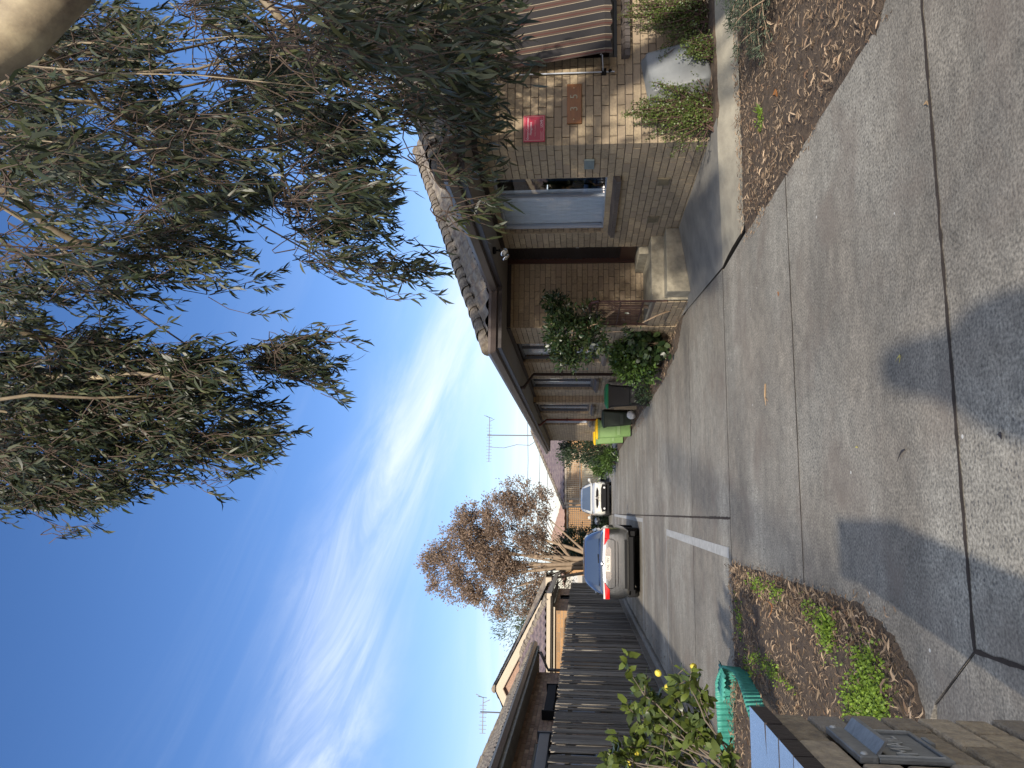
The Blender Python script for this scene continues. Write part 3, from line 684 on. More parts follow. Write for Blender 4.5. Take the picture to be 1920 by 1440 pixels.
# downpipes
def downpipe(x, y, m, xe):
    t = MB(); t.tube([(xe+.06, y-.9, 2.78), (xe+.06, y-.9, 2.66), (x-.06, y, 2.52), (x-.06, y, .05)], .032, 10)
    o = t.build('downpipe', m, house, smooth=True); hk(o); [MB().box(x-.10, y-.05, zz, x-.001, y+.05, zz+.03).build('pipe_bracket', m, o) for zz in (.8, 1.9)]
downpipe(2.95, 16.06, M['pipe'], 2.4); downpipe(2.78, 22.7, M['redpipe'], 2.4)
for (y0, z0) in ((8.72, .47), (9.93, .48)):
    v = MB(); v.box(3.925, y0, z0, 3.939, y0+.19, z0+.15)
    for i in range(9): v.box(3.919, y0+.012+i*.0195, z0+.012, 3.926, y0+.021+i*.0195, z0+.138)
    hk(v.build('air_vent', M['vent'], house))
v = MB(); v.box(2.77, 26.6, 1.2, 2.778, 26.9, 1.35); hk(v.build('air_vent', M['vent'], house))
cvr = MB(); cvr.box(3.915, 8.17, 1.375, 3.938, 8.39, 1.49); cvr.tube([(3.913, 8.19, 1.39), (3.910, 8.19, 1.39)], .006, 6); cvr.tube([(3.913, 8.37, 1.475), (3.910, 8.37, 1.475)], .006, 6)
hk(cvr.build('cover_plate', M['meter'], house, bevel=.003))

# things on and around the right house
rl = thing('porch_railing', 'dark red metal railing with upright bars beside the porch steps', 'railing', (2.99, 10.74, 0))
L0 = Matrix.Translation((-2.99, -10.74, 0))
def rp(mb, name, m=M['rail']): o = mb.build(name, m, rl); o.matrix_parent_inverse = L0; return o
t = MB(); t.tube([(2.99, 10.70, 1.26), (2.99, 10.78, 1.36), (2.99, 10.95, 1.40), (2.99, 11.2, 1.38), (2.99, 12.1, 1.38)], .022, 8); rp(t, 'handrail')
t = MB(); t.box(2.978, 10.72, .30, 3.002, 10.745, 1.30); rp(t, 'post'); t = MB(); t.box(2.978, 12.08, .3, 3.002, 12.10, 1.38); rp(t, 'post')
t = MB(); t.box(2.982, 10.745, .62, 2.998, 12.08, .645); t.box(2.982, 10.745, 1.27, 2.998, 12.08, 1.29); t.box(2.982, 10.745, .95, 2.998, 12.08, .965); rp(t, 'bottom_rail')
t = MB()
for i in range(13):
    y = 10.84+i*.095; t.box(2.984, y, .63, 2.996, y+.012, 1.39)
rp(t, 'bars')

def text(name, body, size, loc, rot, m, parent=None, ext=.002, align='CENTER', sx_=1.0):
    c = bpy.data.curves.new(name, 'FONT'); c.body = body; c.size = size; c.extrude = ext; c.align_x = align; c.align_y = 'CENTER'
    tmp = bpy.data.objects.new(name+'_t', c); COL.objects.link(tmp); bpy.context.view_layer.update()
    dg = bpy.context.evaluated_depsgraph_get(); me = bpy.data.meshes.new_from_object(tmp.evaluated_get(dg)); me.name = name
    COL.objects.unlink(tmp); bpy.data.objects.remove(tmp)
    o = link(name, me, m, parent); o.location = loc; o.rotation_euler = rot; o.scale = (sx_, 1, 1); return o
# management sign
sg = thing('wall_sign', 'small crimson sign with pink border and white lettering on the sunlit brick wall', 'sign', (4.135, 7.82, 2.035))
b = MB(); b.box(-.155, -.006, -.118, .155, .004, .118); b.build('board', M['sign_red'], sg, bevel=.002)
b = MB()
for x0, z0, x1, z1 in ((-.141, .101, .141, .105), (-.141, -.105, .141, -.101), (-.141, -.101, -.137, .101), (.137, -.101, .141, .101)): b.box(x0, -.0085, z0, x1, -.0062, z1)
b.build('border', M['pink_line'], sg)
rt = (R(90), 0, 0)
text('lettering', 'Owners Corporation', .030, (0, -.007, .070), rt, M['white_print'], sg, .001)
text('lettering', 'Management', .030, (0, -.007, .037), rt, M['white_print'], sg, .001)
text('lettering', 'TENER PLUMBING 9739', .0185, (0, -.007, -.012), rt, M['pink_line'], sg, .001)
text('lettering', 'LOVE', .036, (.055, -.007, -.080), rt, M['white_print'], sg, .001)
b = MB(); b.tube([(.103, -.0075, -.078), (.112, -.0075, -.068), (.12, -.0075, -.076), (.112, -.0075, -.090), (.103, -.0075, -.078)], .0018, 5)
b.build('heart', M['pink_line'], sg)
for xb, zb in ((-.03, -.070), (-.045, -.080), (-.035, -.090)): MB().box(-.13, -.0085, zb, xb, -.0062, zb+.0028).build('small_print', M['pink_line'], sg)
pl = thing('house_number_plate', 'varnished timber plate with the metal digits 3 5 on the brick wall', 'number plate', (4.41, 7.815, 1.60))
b = MB(); b.box(-.232, -.010, -.08, .232, .012, .08); b.build('board', M['varnish'], pl, bevel=.003)
text('digit', '3', .115, (-.062, -.011, 0), rt, M['digit'], pl, .004); text('digit', '5', .115, (.082, -.011, 0), rt, M['digit'], pl, .004)
for x in (-.185, .185):
    b = MB(); b.lathe((x, -.012, .004), [(0, .006), (.006, .004), (.010, 0), (.010, -.002)], 10, Matrix.Rotation(R(90), 3, 'X')); b.build('screw', M['brass'], pl, smooth=True)
# awning over the front window
aw = thing('window_awning', 'striped charcoal, rust and cream fabric awning over the front window', 'awning', (4.82, 7.8, 1.3))
LA = Matrix.Translation((-4.82, -7.8, -1.3))
def ap(mb, name, m, **k): o = mb.build(name, m, aw, **k); o.matrix_parent_inverse = LA; return o
cl = MB(); X0, X1 = 4.80, 7.6
edges = []; x = X0; pat = [(.006, 1), (.024, 2), (.012, 3), (.030, 2), (.007, 1), (.088, 0)]
first = [(.020, 2), (.012, 3), (.016, 2), (.007, 1), (.088, 0)]
seq = first+pat*30; k = 0
while x < X1:
    w, c = seq[k]; k += 1; edges.append((x, min(x+w, X1), c)); x += w
top = (7.79, 2.58); bot = (7.50, 1.335); per = .167
for x0, x1, c in edges:
    cl.mi = c
    n_ = 10; col = lambda t: (top[0]+(bot[0]-top[0])*t, top[1]+(bot[1]-top[1])*t-.02*math.sin(PI*t))
    rows_ = [[(x0, *col(t/n_)), (x1, *col(t/n_))] for t in range(n_+1)]
    def val(x_): ph = (x_-X0-.03)/per; return .125+.018*math.cos(2*PI*ph)
    rows_ += [[(x0, bot[0]-.012, bot[1]-.06), (x1, bot[0]-.012, bot[1]-.06)], [(x0, bot[0]-.006, bot[1]-val(x0)), (x1, bot[0]-.006, bot[1]-val(x1))]]
    cl.grid(rows_)
o = ap(cl, 'fabric', [M['awn_dark'], M['awn_cream'], M['awn_tan'], M['awn_red']])
md = o.modifiers.new('thickness', 'SOLIDIFY'); md.thickness = .003
b = MB(); b.tube([(4.81, 7.535, 1.315), (7.62, 7.535, 1.315)], .010, 8); ap(b, 'front_rail', M['alu'])
b = MB(); b.bar((4.80, 7.53, 1.30), (4.775, 7.79, 1.285), .022, .012); ap(b, 'side_arm', M['alu'])
b = MB(); b.tube([(4.765, 7.79, 1.16), (4.765, 7.79, 2.25)], .008, 8); ap(b, 'guide_rod', M['alu'])
b = MB(); b.box(4.745, 7.775, 1.25, 4.80, 7.826, 1.30); b.tube([(4.765, 7.78, 1.22), (4.765, 7.76, 1.20)], .014, 8); ap(b, 'pivot_bracket', M['carblack'])
b = MB(); b.tube([(4.79, 7.77, 2.59), (7.62, 7.77, 2.59)], .035, 10); ap(b, 'roller', M['carblack'])
# twin floodlight under the eave
fl = thing('twin_floodlight', 'pair of chrome globe spotlights on a black bracket under the porch eave', 'light', (3.52, 10.0, 2.72))
b = MB(); b.lathe((0, 0, 0), [(0, 0), (.05, 0), (.05, -.035), (.03, -.045), (0, -.045)], 14); b.tube([(0, 0, -.04), (0, 0, -.09)], .014, 8)
b.tube([(0, 0, -.08), (-.03, -.06, -.12)], .012, 8); b.tube([(0, 0, -.08), (-.02, .07, -.12)], .012, 8); b.build('bracket', M['carblack'], fl, smooth=True)
for q in ((-.05, -.10, -.15), (-.04, .12, -.15)):
    d = Vector(q).normalized(); Mx = Vector((-.6, q[1]*2-.2, -.5)).to_track_quat('Z', 'Y').to_matrix()
    b = MB(); b.lathe(Vector(q)-Mx @ Vector((0, 0, .05)), [(0, -.02), (.02, -.02), (.025, .01), (.055, .05), (.062, .075), (.05, .092), (.02, .10), (0, .101)], 16, Mx); b.build('globe', M['chrome'], fl, smooth=True)
# grey plastic tub leaning on the wall
tb = thing('plastic_tub', 'pale grey plastic tub leaning on end against the wall between the two bushes', 'tub', (4.66, 7.63, .17))
b = MB(); rows_ = []
def rr(w, h, r_, z, n=5):
    out = []
    for cx_, cz_, a0 in ((w-r_, h-r_, 0), (-w+r_, h-r_, 90), (-w+r_, -h+r_, 180), (w-r_, -h+r_, 270)):
        for i in range(n+1): a = R(a0+90*i/n); out.append((cx_+r_*math.cos(a), z, cz_+r_*math.sin(a)))
    out.append(out[0]); return out
for w, h, z in ((.27, .35, .13), (.285, .365, .13), (.285, .365, .115), (.265, .345, .11), (.235, .315, -.05), (.21, .29, -.06), (.05, .06, -.055), (.001, .001, -.055)): rows_.append(rr(w, h, min(.05, w*.9, h*.9), z))
b.grid(rows_); o = b.build('shell', M['tub'], tb, smooth=True, fixn=True); o.location = (0.02, 0, .33); o.rotation_euler = (R(-9), R(-9), 0)

def inv(o, root):
    o.matrix_parent_inverse = Matrix.LocRotScale(root.location, root.rotation_euler, None).inverted(); return o
def merge2(a, b):
    w = MB(); w.v = a.v+b.v; n0 = len(a.v); w.f = a.f+[tuple(i+n0 for i in f) for f in b.f]; w.m = [0]*len(a.f)+[1]*len(b.f); w.mi = 1; return w

# ---------------------------------------------------------------- neighbour's brown brick house behind the fence
nh = thing('brown_brick_house', 'brown brick house with grey tiled roof nearest behind the paling fence on the left', 'house', (-4.3, 8, 0))
a_, b_ = MB(), MB()
bricks(a_, b_, (-4.3, 7.0), (-4.3, 22.0), 1.0, 2.70, [(10.15, 12.6, 1.2, 2.32), (5.0, 8.45, 1.2, 2.34)], (1, 0, 0), rnd=.003)
bricks(a_, b_, (-4.3, 22.0), (-10, 22.0), 1.0, 2.70, [], (0, 1, 0))
w = merge2(a_, b_); w.quad((-4.32, 22, 0), (-4.32, 7, 0), (-4.32, 7, 1), (-4.32, 22, 1)); w.quad((-10, 7, 0), (-10, 22, 0), (-10, 22, 2.7), (-10, 7, 2.7)); w.quad((-10, 7, 0), (-4.3, 7, 0), (-4.3, 7, 2.7), (-10, 7, 2.7))
w.quad((-5.2, 7, 0), (-5.2, 22, 0), (-5.2, 22, 2.7), (-5.2, 7, 2.7))
inv(w.build('wall', [M['brown_brick'], M['mortar_light']], nh), nh)
rf = inv(roof_mesh('roof', [(-11.8, -3.8, 6.0, 23.2)], 2.86, .455, ar(-11.8, -6.5, .3)+ar(-6.5, -3.8, .06)+[-3.8], ar(6.0, 23.2, .05)+[23.2], M['roof'], nh), nh)
caps('ridge_cap', (-7.8, 10.0, 4.70), (-7.8, 19.2, 4.70), rf, M['cap']); caps('ridge_cap', (-3.8, 23.2, 2.9), (-7.75, 19.25, 4.70), rf, M['cap'])
inv(gutter('gutter', [(-3.8, 6.0), (-3.8, 23.2), (-11, 23.2)], 2.87, nh, M['gutter'], out=1), nh)
b = MB(); b.box(-3.82, 6, 2.70, -3.80, 23.2, 2.86); b.box(-11, 23.18, 2.70, -3.82, 23.2, 2.86); inv(b.build('fascia', M['soffit_grey'], nh), nh)
b = MB(); b.box(-4.3, 6, 2.70, -3.82, 23.18, 2.712); b.box(-11, 22.0, 2.70, -4.3, 23.18, 2.712); inv(b.build('soffit', M['soffit_grey'], nh), nh)
inv(window(nh, 'x', -4.3, 17.15, 19.6, 1.2, 2.32, 1, 'alu', mull=(18.3,), curtain=[(17.3, 19.5, 1.2)]), nh)
inv(window(nh, 'x', -4.3, 12.0, 15.45, 1.2, 2.34, 1, 'alu', mull=(13.8,), curtain=[(12.1, 15.3, 1.2)]), nh)
for y0, y1, m in ((17.1, 19.65, 'carblack'), (11.95, 15.5, 'darkframe')):
    b = MB(); b.box(-4.296, y0, 2.10, -4.12, y1, 2.30); b.box(-4.296, y0-.03, 1.98, -4.10, y0+.03, 2.34); b.box(-4.296, y1-.03, 1.98, -4.10, y1+.03, 2.34)
    inv(b.build('blind_box', M[m], nh, bevel=.01), nh)
b = MB(); b.tube([(-3.86, 22.4, 2.74), (-3.86, 22.4, 2.62), (-4.24, 22.02, 2.40), (-4.24, 21.95, .1)], .045, 8); inv(b.build('downpipe', M['gutter'], nh), nh)

# orange brick house beyond it
oh = thing('orange_brick_house', 'orange brick house with plum roof tiles and a cream gable board, farther behind the fence', 'house', (-3.1, 25.6, 0))
a_, b_ = MB(), MB()
bricks(a_, b_, (-9, 25.6), (-3.1, 25.6), .9, 2.42, [], (0, -1, 0), L=.29, H=.105, J=.012, depth=.006)
w = merge2(a_, b_); inv(w.build('wall', [M['orange_brick'], M['mortar_light']], oh), oh)
a_, b_ = MB(), MB()
bricks(a_, b_, (-3.1, 25.6), (-3.1, 33), .9, 2.42, [(3.4, 4.8, 1.6, 2.3)], (1, 0, 0), L=.29, H=.105, J=.012, depth=.006)
w = merge2(a_, b_); w.quad((-3.12, 33, 0), (-9, 33, 0), (-9, 33, 2.4), (-3.12, 33, 2.4)); w.quad((-3.3, 25.7, 0), (-3.3, 33, 0), (-3.3, 33, 2.4), (-3.3, 25.7, 2.4)); inv(w.build('side_wall', [M['brown_brick'], M['mortar_light']], oh), oh)
inv(window(oh, 'x', -3.1, 29.0, 30.4, 1.6, 2.3, 1, 'darkframe', mull=(29.7,)), oh)
rf = inv(roof_mesh('roof', [(-9.6, -2.65, 25.38, 33.6)], 2.58, .45, ar(-9.6, -2.65, .055)+[-2.65], ar(25.38, 29, .045)+ar(29, 33.6, .3)+[33.6], M['roof_purple'], oh, course=.3, wave=.24), oh)
caps('ridge_cap', (-2.65, 25.38, 2.6), (-6.1, 28.83, 2.6+.45*3.45), rf, M['cap'])
b = MB(); b.box(-9.6, 25.29, 2.47, -2.60, 25.375, 2.59); b.box(-2.60, 25.1, 2.43, -2.52, 33.6, 2.57); inv(b.build('gutter', M['cream'], oh), oh)
b = MB(); b.box(-9.4, 25.50, 2.33, -2.98, 25.585, 2.42); inv(b.build('eave_beam', M['cream'], oh), oh)
b = MB(); b.box(-9.4, 25.38, 2.422, -2.65, 25.6, 2.43); b.box(-3.1, 25.6, 2.422, -2.65, 33, 2.43); inv(b.build('soffit', M['soffit'], oh), oh)
# gable behind: ridge along the driveway direction
GY = 27.6
def gz(x): return 4.40-.525*abs(x+5.95)
b = MB(); b.quad((-5.95, GY+.05, gz(-5.95)), (-8.9, GY+.05, gz(-8.9)), (-8.9, GY+.05, 2.5), (-3.1, GY+.05, 2.5), (-3.1, GY+.05, gz(-3.1))); inv(b.build('gable_wall', M['brown_brick'], oh), oh)
gr = MB()
for sgn in (-1, 1):
    xe = -5.95+sgn*3.0; ny = 60
    for i in range(ny):
        pass
    rows_ = []
    for i in range(61):
        t = i/60; x = -5.95+sgn*3.0*t; d = 3.0*(1-t)
        rows_.append([(x, GY-.15+k*.25, gz(x)+.05+.03*(1-((d/.3) % 1))+.014*math.sin(k*2.1)) for k in range(49)])
    gr.grid(rows_)
g_ = inv(gr.build('gable_roof', M['roof'], oh), oh)
caps('ridge_cap', (-5.95, GY-.2, gz(-5.95)+.06), (-5.95, GY+11.5, gz(-5.95)+.06), g_, M['cap'])
for sgn in (-1, 1):
    b = MB(); xe = -5.95+sgn*2.95
    b.quad((-5.95, GY-.14, gz(-5.95)+.02), (xe, GY-.14, gz(xe)+.02), (xe, GY-.14, gz(xe)-.22), (-5.95, GY-.14, gz(-5.95)-.24))
    b.quad((-5.95, GY-.10, gz(-5.95)-.24), (xe, GY-.10, gz(xe)-.22), (xe, GY-.14, gz(xe)-.22), (-5.95, GY-.14, gz(-5.95)-.24))
    o = inv(b.build('barge_board', M['cream'], oh), oh); md = o.modifiers.new('thickness', 'SOLIDIFY'); md.thickness = .03; md.offset = 0
# low gable end farther back
b = MB(); b.box(-3.3, 34.0, 2.75, -2.75, 34.6, 3.0); b.box(-6.5, 34.6, 2.9, -2.9, 40, 3.0); inv(b.build('rear_eave_box', M['cream'], oh), oh)
b = MB(); b.quad((-2.6, 34.4, 3.0), (-2.6, 40, 3.0), (-5.6, 40, 4.3), (-5.6, 34.4, 4.3)); b.quad((-2.6, 34.4, 3.0), (-5.6, 34.4, 4.3), (-6.6, 34.4, 3.0)); inv(b.build('rear_roof', M['roof'], oh), oh)

# ---------------------------------------------------------------- paling fence
fence = thing('paling_fence', 'long weathered grey timber paling fence down the left of the driveway', 'fence', (-2.95, 20, 0))
rg = random.Random(3)
y = 6.0; bay = 0
while y < 34.3:
    pm2 = MB(); ye = min(y+2.4, 34.4); q = y
    while q < ye-.02:
        w = rg.uniform(.085, .105); w = min(w, ye-q)
        top_ = 1.915+rg.uniform(-.022, .012); lean = rg.uniform(-.010, .010); off = rg.choice((0, .022))+rg.uniform(-.004, .006); tw = rg.uniform(-.008, .008)
        x0 = -2.965-off; 
        P = [(x0+tw, q, .17), (x0-tw, q+w-.004, .17), (x0-.014-tw, q+w-.004, .17), (x0-.014+tw, q, .17)]
        Q = [(x0+tw*.5, q+lean, top_), (x0-tw*.5, q+w-.004+lean, top_+rg.uniform(-.006, .006)), (x0-.014, q+w-.004+lean, top_), (x0-.014, q+lean, top_)]
        b0 = len(pm2.v); pm2.v += P+Q
        for f in ((0, 1, 5, 4), (1, 2, 6, 5), (2, 3, 7, 6), (3, 0, 4, 7), (4, 5, 6, 7)): pm2.f.append(tuple(b0+i for i in f)); pm2.m.append(0)
        q += w+rg.choice((0.0, .001, .003, .006))
    inv(pm2.build('paling_panel', M['timber'], fence), fence)
    p = MB(); p.box(-3.10, y-.05, 0, -3.0, y+.05, 1.85); inv(p.build('post', M['timber_rail'], fence), fence)
    y = ye; bay += 1
r_ = MB()
for z in (.45, 1.05, 1.65): r_.box(-3.03, 6, z, -2.996, 34.4, z+.075)
inv(r_.build('rail', M['timber_rail'], fence), fence)
r_ = MB(); yy = 6.0
while yy < 34: r_.box(-2.955+rg.uniform(-.004, .004), yy, -.01, -2.925+rg.uniform(-.004, .004), min(yy+2.38, 34.4), .185+rg.uniform(-.01, .01)); yy += 2.4
inv(r_.build('plinth_board', M['timber_rail'], fence), fence)
r_ = MB(); r_.box(-3.0, 8.3, 0, -2.80, 34.4, .075); tag(r_.build('concrete_edging', M['conc_path'], bevel=.02), kind='structure')

# ---------------------------------------------------------------- brick letterbox pillar, closest thing on the left
pil = thing('letterbox_pillar', 'weathered brown brick letterbox pillar with blue tiled top in the near left corner', 'letterbox', (-.62, 1.65, 0))
bw = MB(); rg = random.Random(11); PX0, PX1, PY0, PY1 = -.76, -.478, 1.20, 2.055
slot = (1.685, 1.905, .80, .985)
k = 0; z = 1.075-13*.086
while z < 1.07:
    za, zb = z+.005, z+.081; k += 1
    off = 0 if k % 2 else .12
    # +X face, from the far corner back towards the viewer
    u = PY1+ (0 if k % 2 else 0); first_ = .23 if k % 2 else .11
    L = first_
    while u > PY0:
        a, b = u-L, u; u = a-.010; L = .23
        a = max(a, PY0)
        segs = [(a, b)]
        if slot[2]-.02 < (za+zb)/2 < slot[3]+.0:
            ns = []
            for s0, s1 in segs:
                if slot[1] <= s0 or slot[0] >= s1: ns.append((s0, s1)); continue
                if slot[0] > s0: ns.append((s0, slot[0]))
                if slot[1] < s1: ns.append((slot[1], s1))
            segs = ns
        for s0, s1 in segs:
            if s1-s0 < .012: continue
            o = rg.uniform(-.004, .003); Mt = Matrix.Translation((PX1+o, (s0+s1)/2, (za+zb)/2)) @ Euler((rg.uniform(-.012, .012), rg.uniform(-.01, .01), rg.uniform(-.01, .01))).to_matrix().to_4x4()
            bw.box(-.11, -(s1-s0)/2, -(zb-za)/2, 0, (s1-s0)/2, (zb-za)/2, Mt)
    # the two end faces
    for yy0, yy1 in ((PY0, PY0+.11), (PY1-.11, PY1)):
        x = PX1-.12
        while x > PX0:
            xa = max(x-.23, PX0); bw.box(xa, yy0, za, x, yy1, zb); x = xa-.01
    z += .086
inv(bw.build('bricks', M['pillar_brick'], pil, bevel=.007), pil)
c = MB(); c.box(PX0+.01, PY0+.01, 0, PX1-.013, slot[0], 1.078); c.box(PX0+.01, slot[1], 0, PX1-.013, PY1-.012, 1.078)
c.box(PX0+.01, slot[0], 0, PX1-.013, slot[1], slot[2]); c.box(PX0+.01, slot[0], slot[3], PX1-.013, slot[1], 1.078); c.box(PX0+.01, slot[0], slot[2], PX1-.10, slot[1], slot[3])
inv(c.build('mortar', M['pillar_mortar'], pil), pil)
ct = MB(); y = PY1+.020; i = 0
while y > 1.2:
    yb = y-(.165 if i == 0 else .112)
    sk = .045 if i == 0 else .0
    P = [(PX0-.03, yb-sk*1.2, 0), (PX1+.008, yb+sk*.2, 0), (PX1+.008, y, 0), (PX0-.03, y, 0)]
    ct.mi = 0; ct.quad(*[(p[0], p[1], 1.1175+rg.uniform(-.0008, .0008)) for p in P]); ct.mi = 1
    for a in range(4):
        p, q = P[a], P[(a+1) % 4]; ct.quad((p[0], p[1], 1.076), (q[0], q[1], 1.076), (q[0], q[1], 1.117), (p[0], p[1], 1.117))
    y = yb-.006; i += 1
    if i == 1: y = yb-.006
inv(ct.build('cap_tiles', [M['captile'], M['captile_edge']], pil), pil)
c = MB(); c.box(PX0-.02, PY0, 1.079, PX1-.002, PY1+.01, 1.108); inv(c.build('cap_bedding', M['captile_edge'], pil), pil)
ls = MB(); F = PX1
ls.box(F-.006, 1.685, .948, F+.010, 1.905, .985)
o = inv(ls.build('letter_slot', M['steel'], pil, bevel=.003), pil)
def lsub(mb, n, m=M['steel'], **k_): q = mb.build(n, m, o, **k_); return q
s = MB(); s.prism([(0, 0), (.030, -.022), (.032, -.030), (.004, -.012)], (F+.004, 1.70, .952), (1, 0, 0), (0, 0, 1), (0, .19, 0)); lsub(s, 'hood', fixn=True)
s = MB(); s.box(F-.004, 1.685, .802, F+.006, 1.703, .947); s.box(F-.004, 1.887, .802, F+.006, 1.905, .947); s.box(F-.004, 1.703, .802, F+.006, 1.887, .812); lsub(s, 'side_frame', bevel=.002)
s = MB(); s.box(F+.0062, 1.697, .815, F+.009, 1.701, .945); s.box(F+.0062, 1.889, .815, F+.009, 1.893, .945); lsub(s, 'worn_edge', M['steel_worn'])
s = MB(); s.box(F-.004, 1.705, .813, F+.001, 1.885, .918); s.box(F-.002, 1.80, .790, F+.008, 1.85, .801); lsub(s, 'flap', bevel=.002)
s = MB(); s.box(F-.09, 1.705, .81, F-.02, 1.885, .945); lsub(s, 'opening', M['carblack'])
for yy in (1.698, 1.892):
    s = MB(); s.lathe((F+.010, yy, .972), [(0, .004), (.005, .004), (.0075, .001), (.0075, -.001)], 12, Matrix.Rotation(R(90), 3, 'Y')); lsub(s, 'screw', M['steel_worn'])
tx = text('embossed_letters', 'MAIL', .062, (F+.0025, 1.795, .872), (R(90), 0, R(90)), M['steel_worn'], None, .0015); tx.parent = o

# teal corrugated garden edging
te = MB(); path = [(-2.93, 7.98), (-2.3, 8.10), (-1.80, 8.14), (-1.60, 8.05), (-1.42, 7.72), (-1.40, 7.35), (-1.47, 6.9), (-1.60, 6.5), (-1.72, 6.0), (-1.78, 5.2), (-1.8, 4.2)]
pp = [Vector((*p, 0)) for p in path]; S = [0]
for i in range(1, len(pp)): S.append(S[-1]+(pp[i]-pp[i-1]).length)
def along(s):
    for i in range(1, len(pp)):
        if s <= S[i] or i == len(pp)-1:
            t = (s-S[i-1])/(S[i]-S[i-1]); return pp[i-1].lerp(pp[i], t), (pp[i]-pp[i-1]).normalized()
rows_ = []; n_ = int(S[-1]/.008)
for i in range(n_+1):
    s = S[-1]*i/n_; p, d = along(s); nn = Vector((d.y, -d.x, 0)); w = .011*math.sin(2*PI*s/.052); hh = .20+.02*math.sin(s*1.7)+.012*math.sin(s*5.1)
    tilt = .05*math.sin(s*2.3)+.02
    rows_.append([p-nn*(.0)+nn*(w+tilt*t)*(1)+Vector((0, 0, .0+hh*t)) for t in (0, .25, .5, .75, 1)])
te.grid(rows_); o = te.build('garden_edging', M['teal'], smooth=True); tag(o, 'teal corrugated plastic edging strip curled around the lemon tree bed', 'edging')
md = o.modifiers.new('thickness', 'SOLIDIFY'); md.thickness = .004
te = MB(); rows_ = []
for i in range(36):
    s = i*.009; rows_.append([Vector((-1.66+s*.9, 8.0-.35*s, .20+.010*math.sin(2*PI*s/.05)+t*.0)) + Vector((-.08*t, -.22*t, -.01*t)) for t in (0, .5, 1)])
te.grid(rows_); o = te.build('edging_offcut', M['teal'], smooth=True); tag(o, 'folded over offcut of teal corrugated sheet at the corner of the edging', 'edging')
md = o.modifiers.new('thickness', 'SOLIDIFY'); md.thickness = .004
b = MB(); b.box(-.075, -.5, -.012, .075, .5, .012); o = b.build('grey_board', M['conc_path'], bevel=.003); o.location = (-2.55, 7.35, .34); o.rotation_euler = (R(38), R(12), R(25)); tag(o, 'short grey board leaning in the bed behind the lemon tree', 'board')

# ---------------------------------------------------------------- wheelie bins
def bin_(loc, rz, w, d, h, bm_, lm_, label, group):
    t = thing('wheelie_bin', label, 'bin', loc, rz, group); hb = h-.09
    b = MB(); rows_ = []
    for z, s in ((.05, .78), (.08, .80), (hb*.5, .90), (hb-.05, .985), (hb-.05, 1.06), (hb, 1.07), (hb, .97)):
        q = []
        for cx_, cy_, a0 in ((1, 1, 0), (-1, 1, 90), (-1, -1, 180), (1, -1, 270)):
            for i in range(4): a = R(a0+30*i); q.append((s*w/2*cx_-.04*cx_+.04*math.cos(a), s*d/2*cy_-.04*cy_+.04*math.sin(a)+(.04 if z < .1 else 0), z))
        q.append(q[0]); rows_.append(q)
    b.grid(rows_); b.f.append(tuple(range(16))); b.m.append(0)
    b.box(-w*.30, -d*.40-.02, hb*.35, w*.30, -d*.40-.012, hb*.75)
    bo = b.build('body', bm_, t, smooth=False, fixn=True)
    b = MB(); rows_ = []
    for sc, z in ((1.10, hb), (1.12, hb+.025), (1.02, hb+.05), (.6, hb+.078), (.01, hb+.085)):
        q = []
        for cx_, cy_, a0 in ((1, 1, 0), (-1, 1, 90), (-1, -1, 180), (1, -1, 270)):
            for i in range(4): a = R(a0+30*i); q.append((sc*w/2*cx_-.04*cx_*sc+.04*math.cos(a)*sc, sc*d/2*cy_-.04*cy_*sc+.04*math.sin(a)*sc-.015, z))
        q.append(q[0]); rows_.append(q)
    b.grid(rows_); b.build('lid', lm_, t, smooth=False, fixn=True)
    b = MB(); b.tube([(-w*.42, d*.5, hb+.01), (-w*.42, d*.62, hb+.01), (w*.42, d*.62, hb+.01), (w*.42, d*.5, hb+.01)], .014, 8); b.build('handle', bm_, t)
    for s in (-1, 1):
        b = MB(); b.lathe((s*w*.40, d*.42, .10), [(0, -.025), (.09, -.025), (.10, -.012), (.10, .012), (.09, .025), (0, .025)], 16, Matrix.Rotation(R(90), 3, 'Y')); b.build('wheel', M['tyre'], t, smooth=False)
    return t
BG = 'wheelie bins beside the brick wall'
bin_((2.60, 17.2, 0), R(-8), .50, .52, 1.0, M['black_plastic'], M['green_lid'], 'black wheelie bin with a green lid, nearest of the row', BG)
bin_((2.57, 21.0, .10), R(-15), .44, .48, .86, M['dkgreen_plastic'], M['dkgreen_plastic'], 'dark green wheelie bin with dark lid standing in front of the lime bins', BG)
bin_((2.50, 23.0, 0), R(-10), .56, .60, 1.10, M['green_plastic'], M['yellow_lid'], 'lime green bin with yellow lid just behind the dark green bin', BG)
bin_((2.66, 27.0, 0), R(-6), .56, .60, 1.09, M['green_plastic'], M['yellow_lid'], 'lime green bin with yellow lid, farthest of the row', BG)
b = MB(); b.box(-.13, -.012, 0, .13, .012, .56); o = b.build('tan_board', M['card'], bevel=.004); o.location = (2.72, 19.36, .12); o.rotation_euler = (R(-4), 0, R(4)); tag(o, 'tan sheet of board leaning on the wall between the black and dark green bins', 'board')
b = MB(); b.lathe((0, 0, 0), [(0, 0), (.07, .005), (.11, .06), (.12, .11), (.10, .17), (.06, .21), (0, .225)], 12); o = b.build('white_stone', M['white'], smooth=True); o.location = (2.56, 20.35, .08); o.rotation_euler = (.2, .1, 0)
md = o.modifiers.new('rough', 'DISPLACE'); tx_ = bpy.data.textures.new('lump', 'CLOUDS'); tx_.noise_scale = .08; md.texture = tx_; md.strength = .05
tag(o, 'white lump of stone beside the foot of the dark green bin', 'stone')

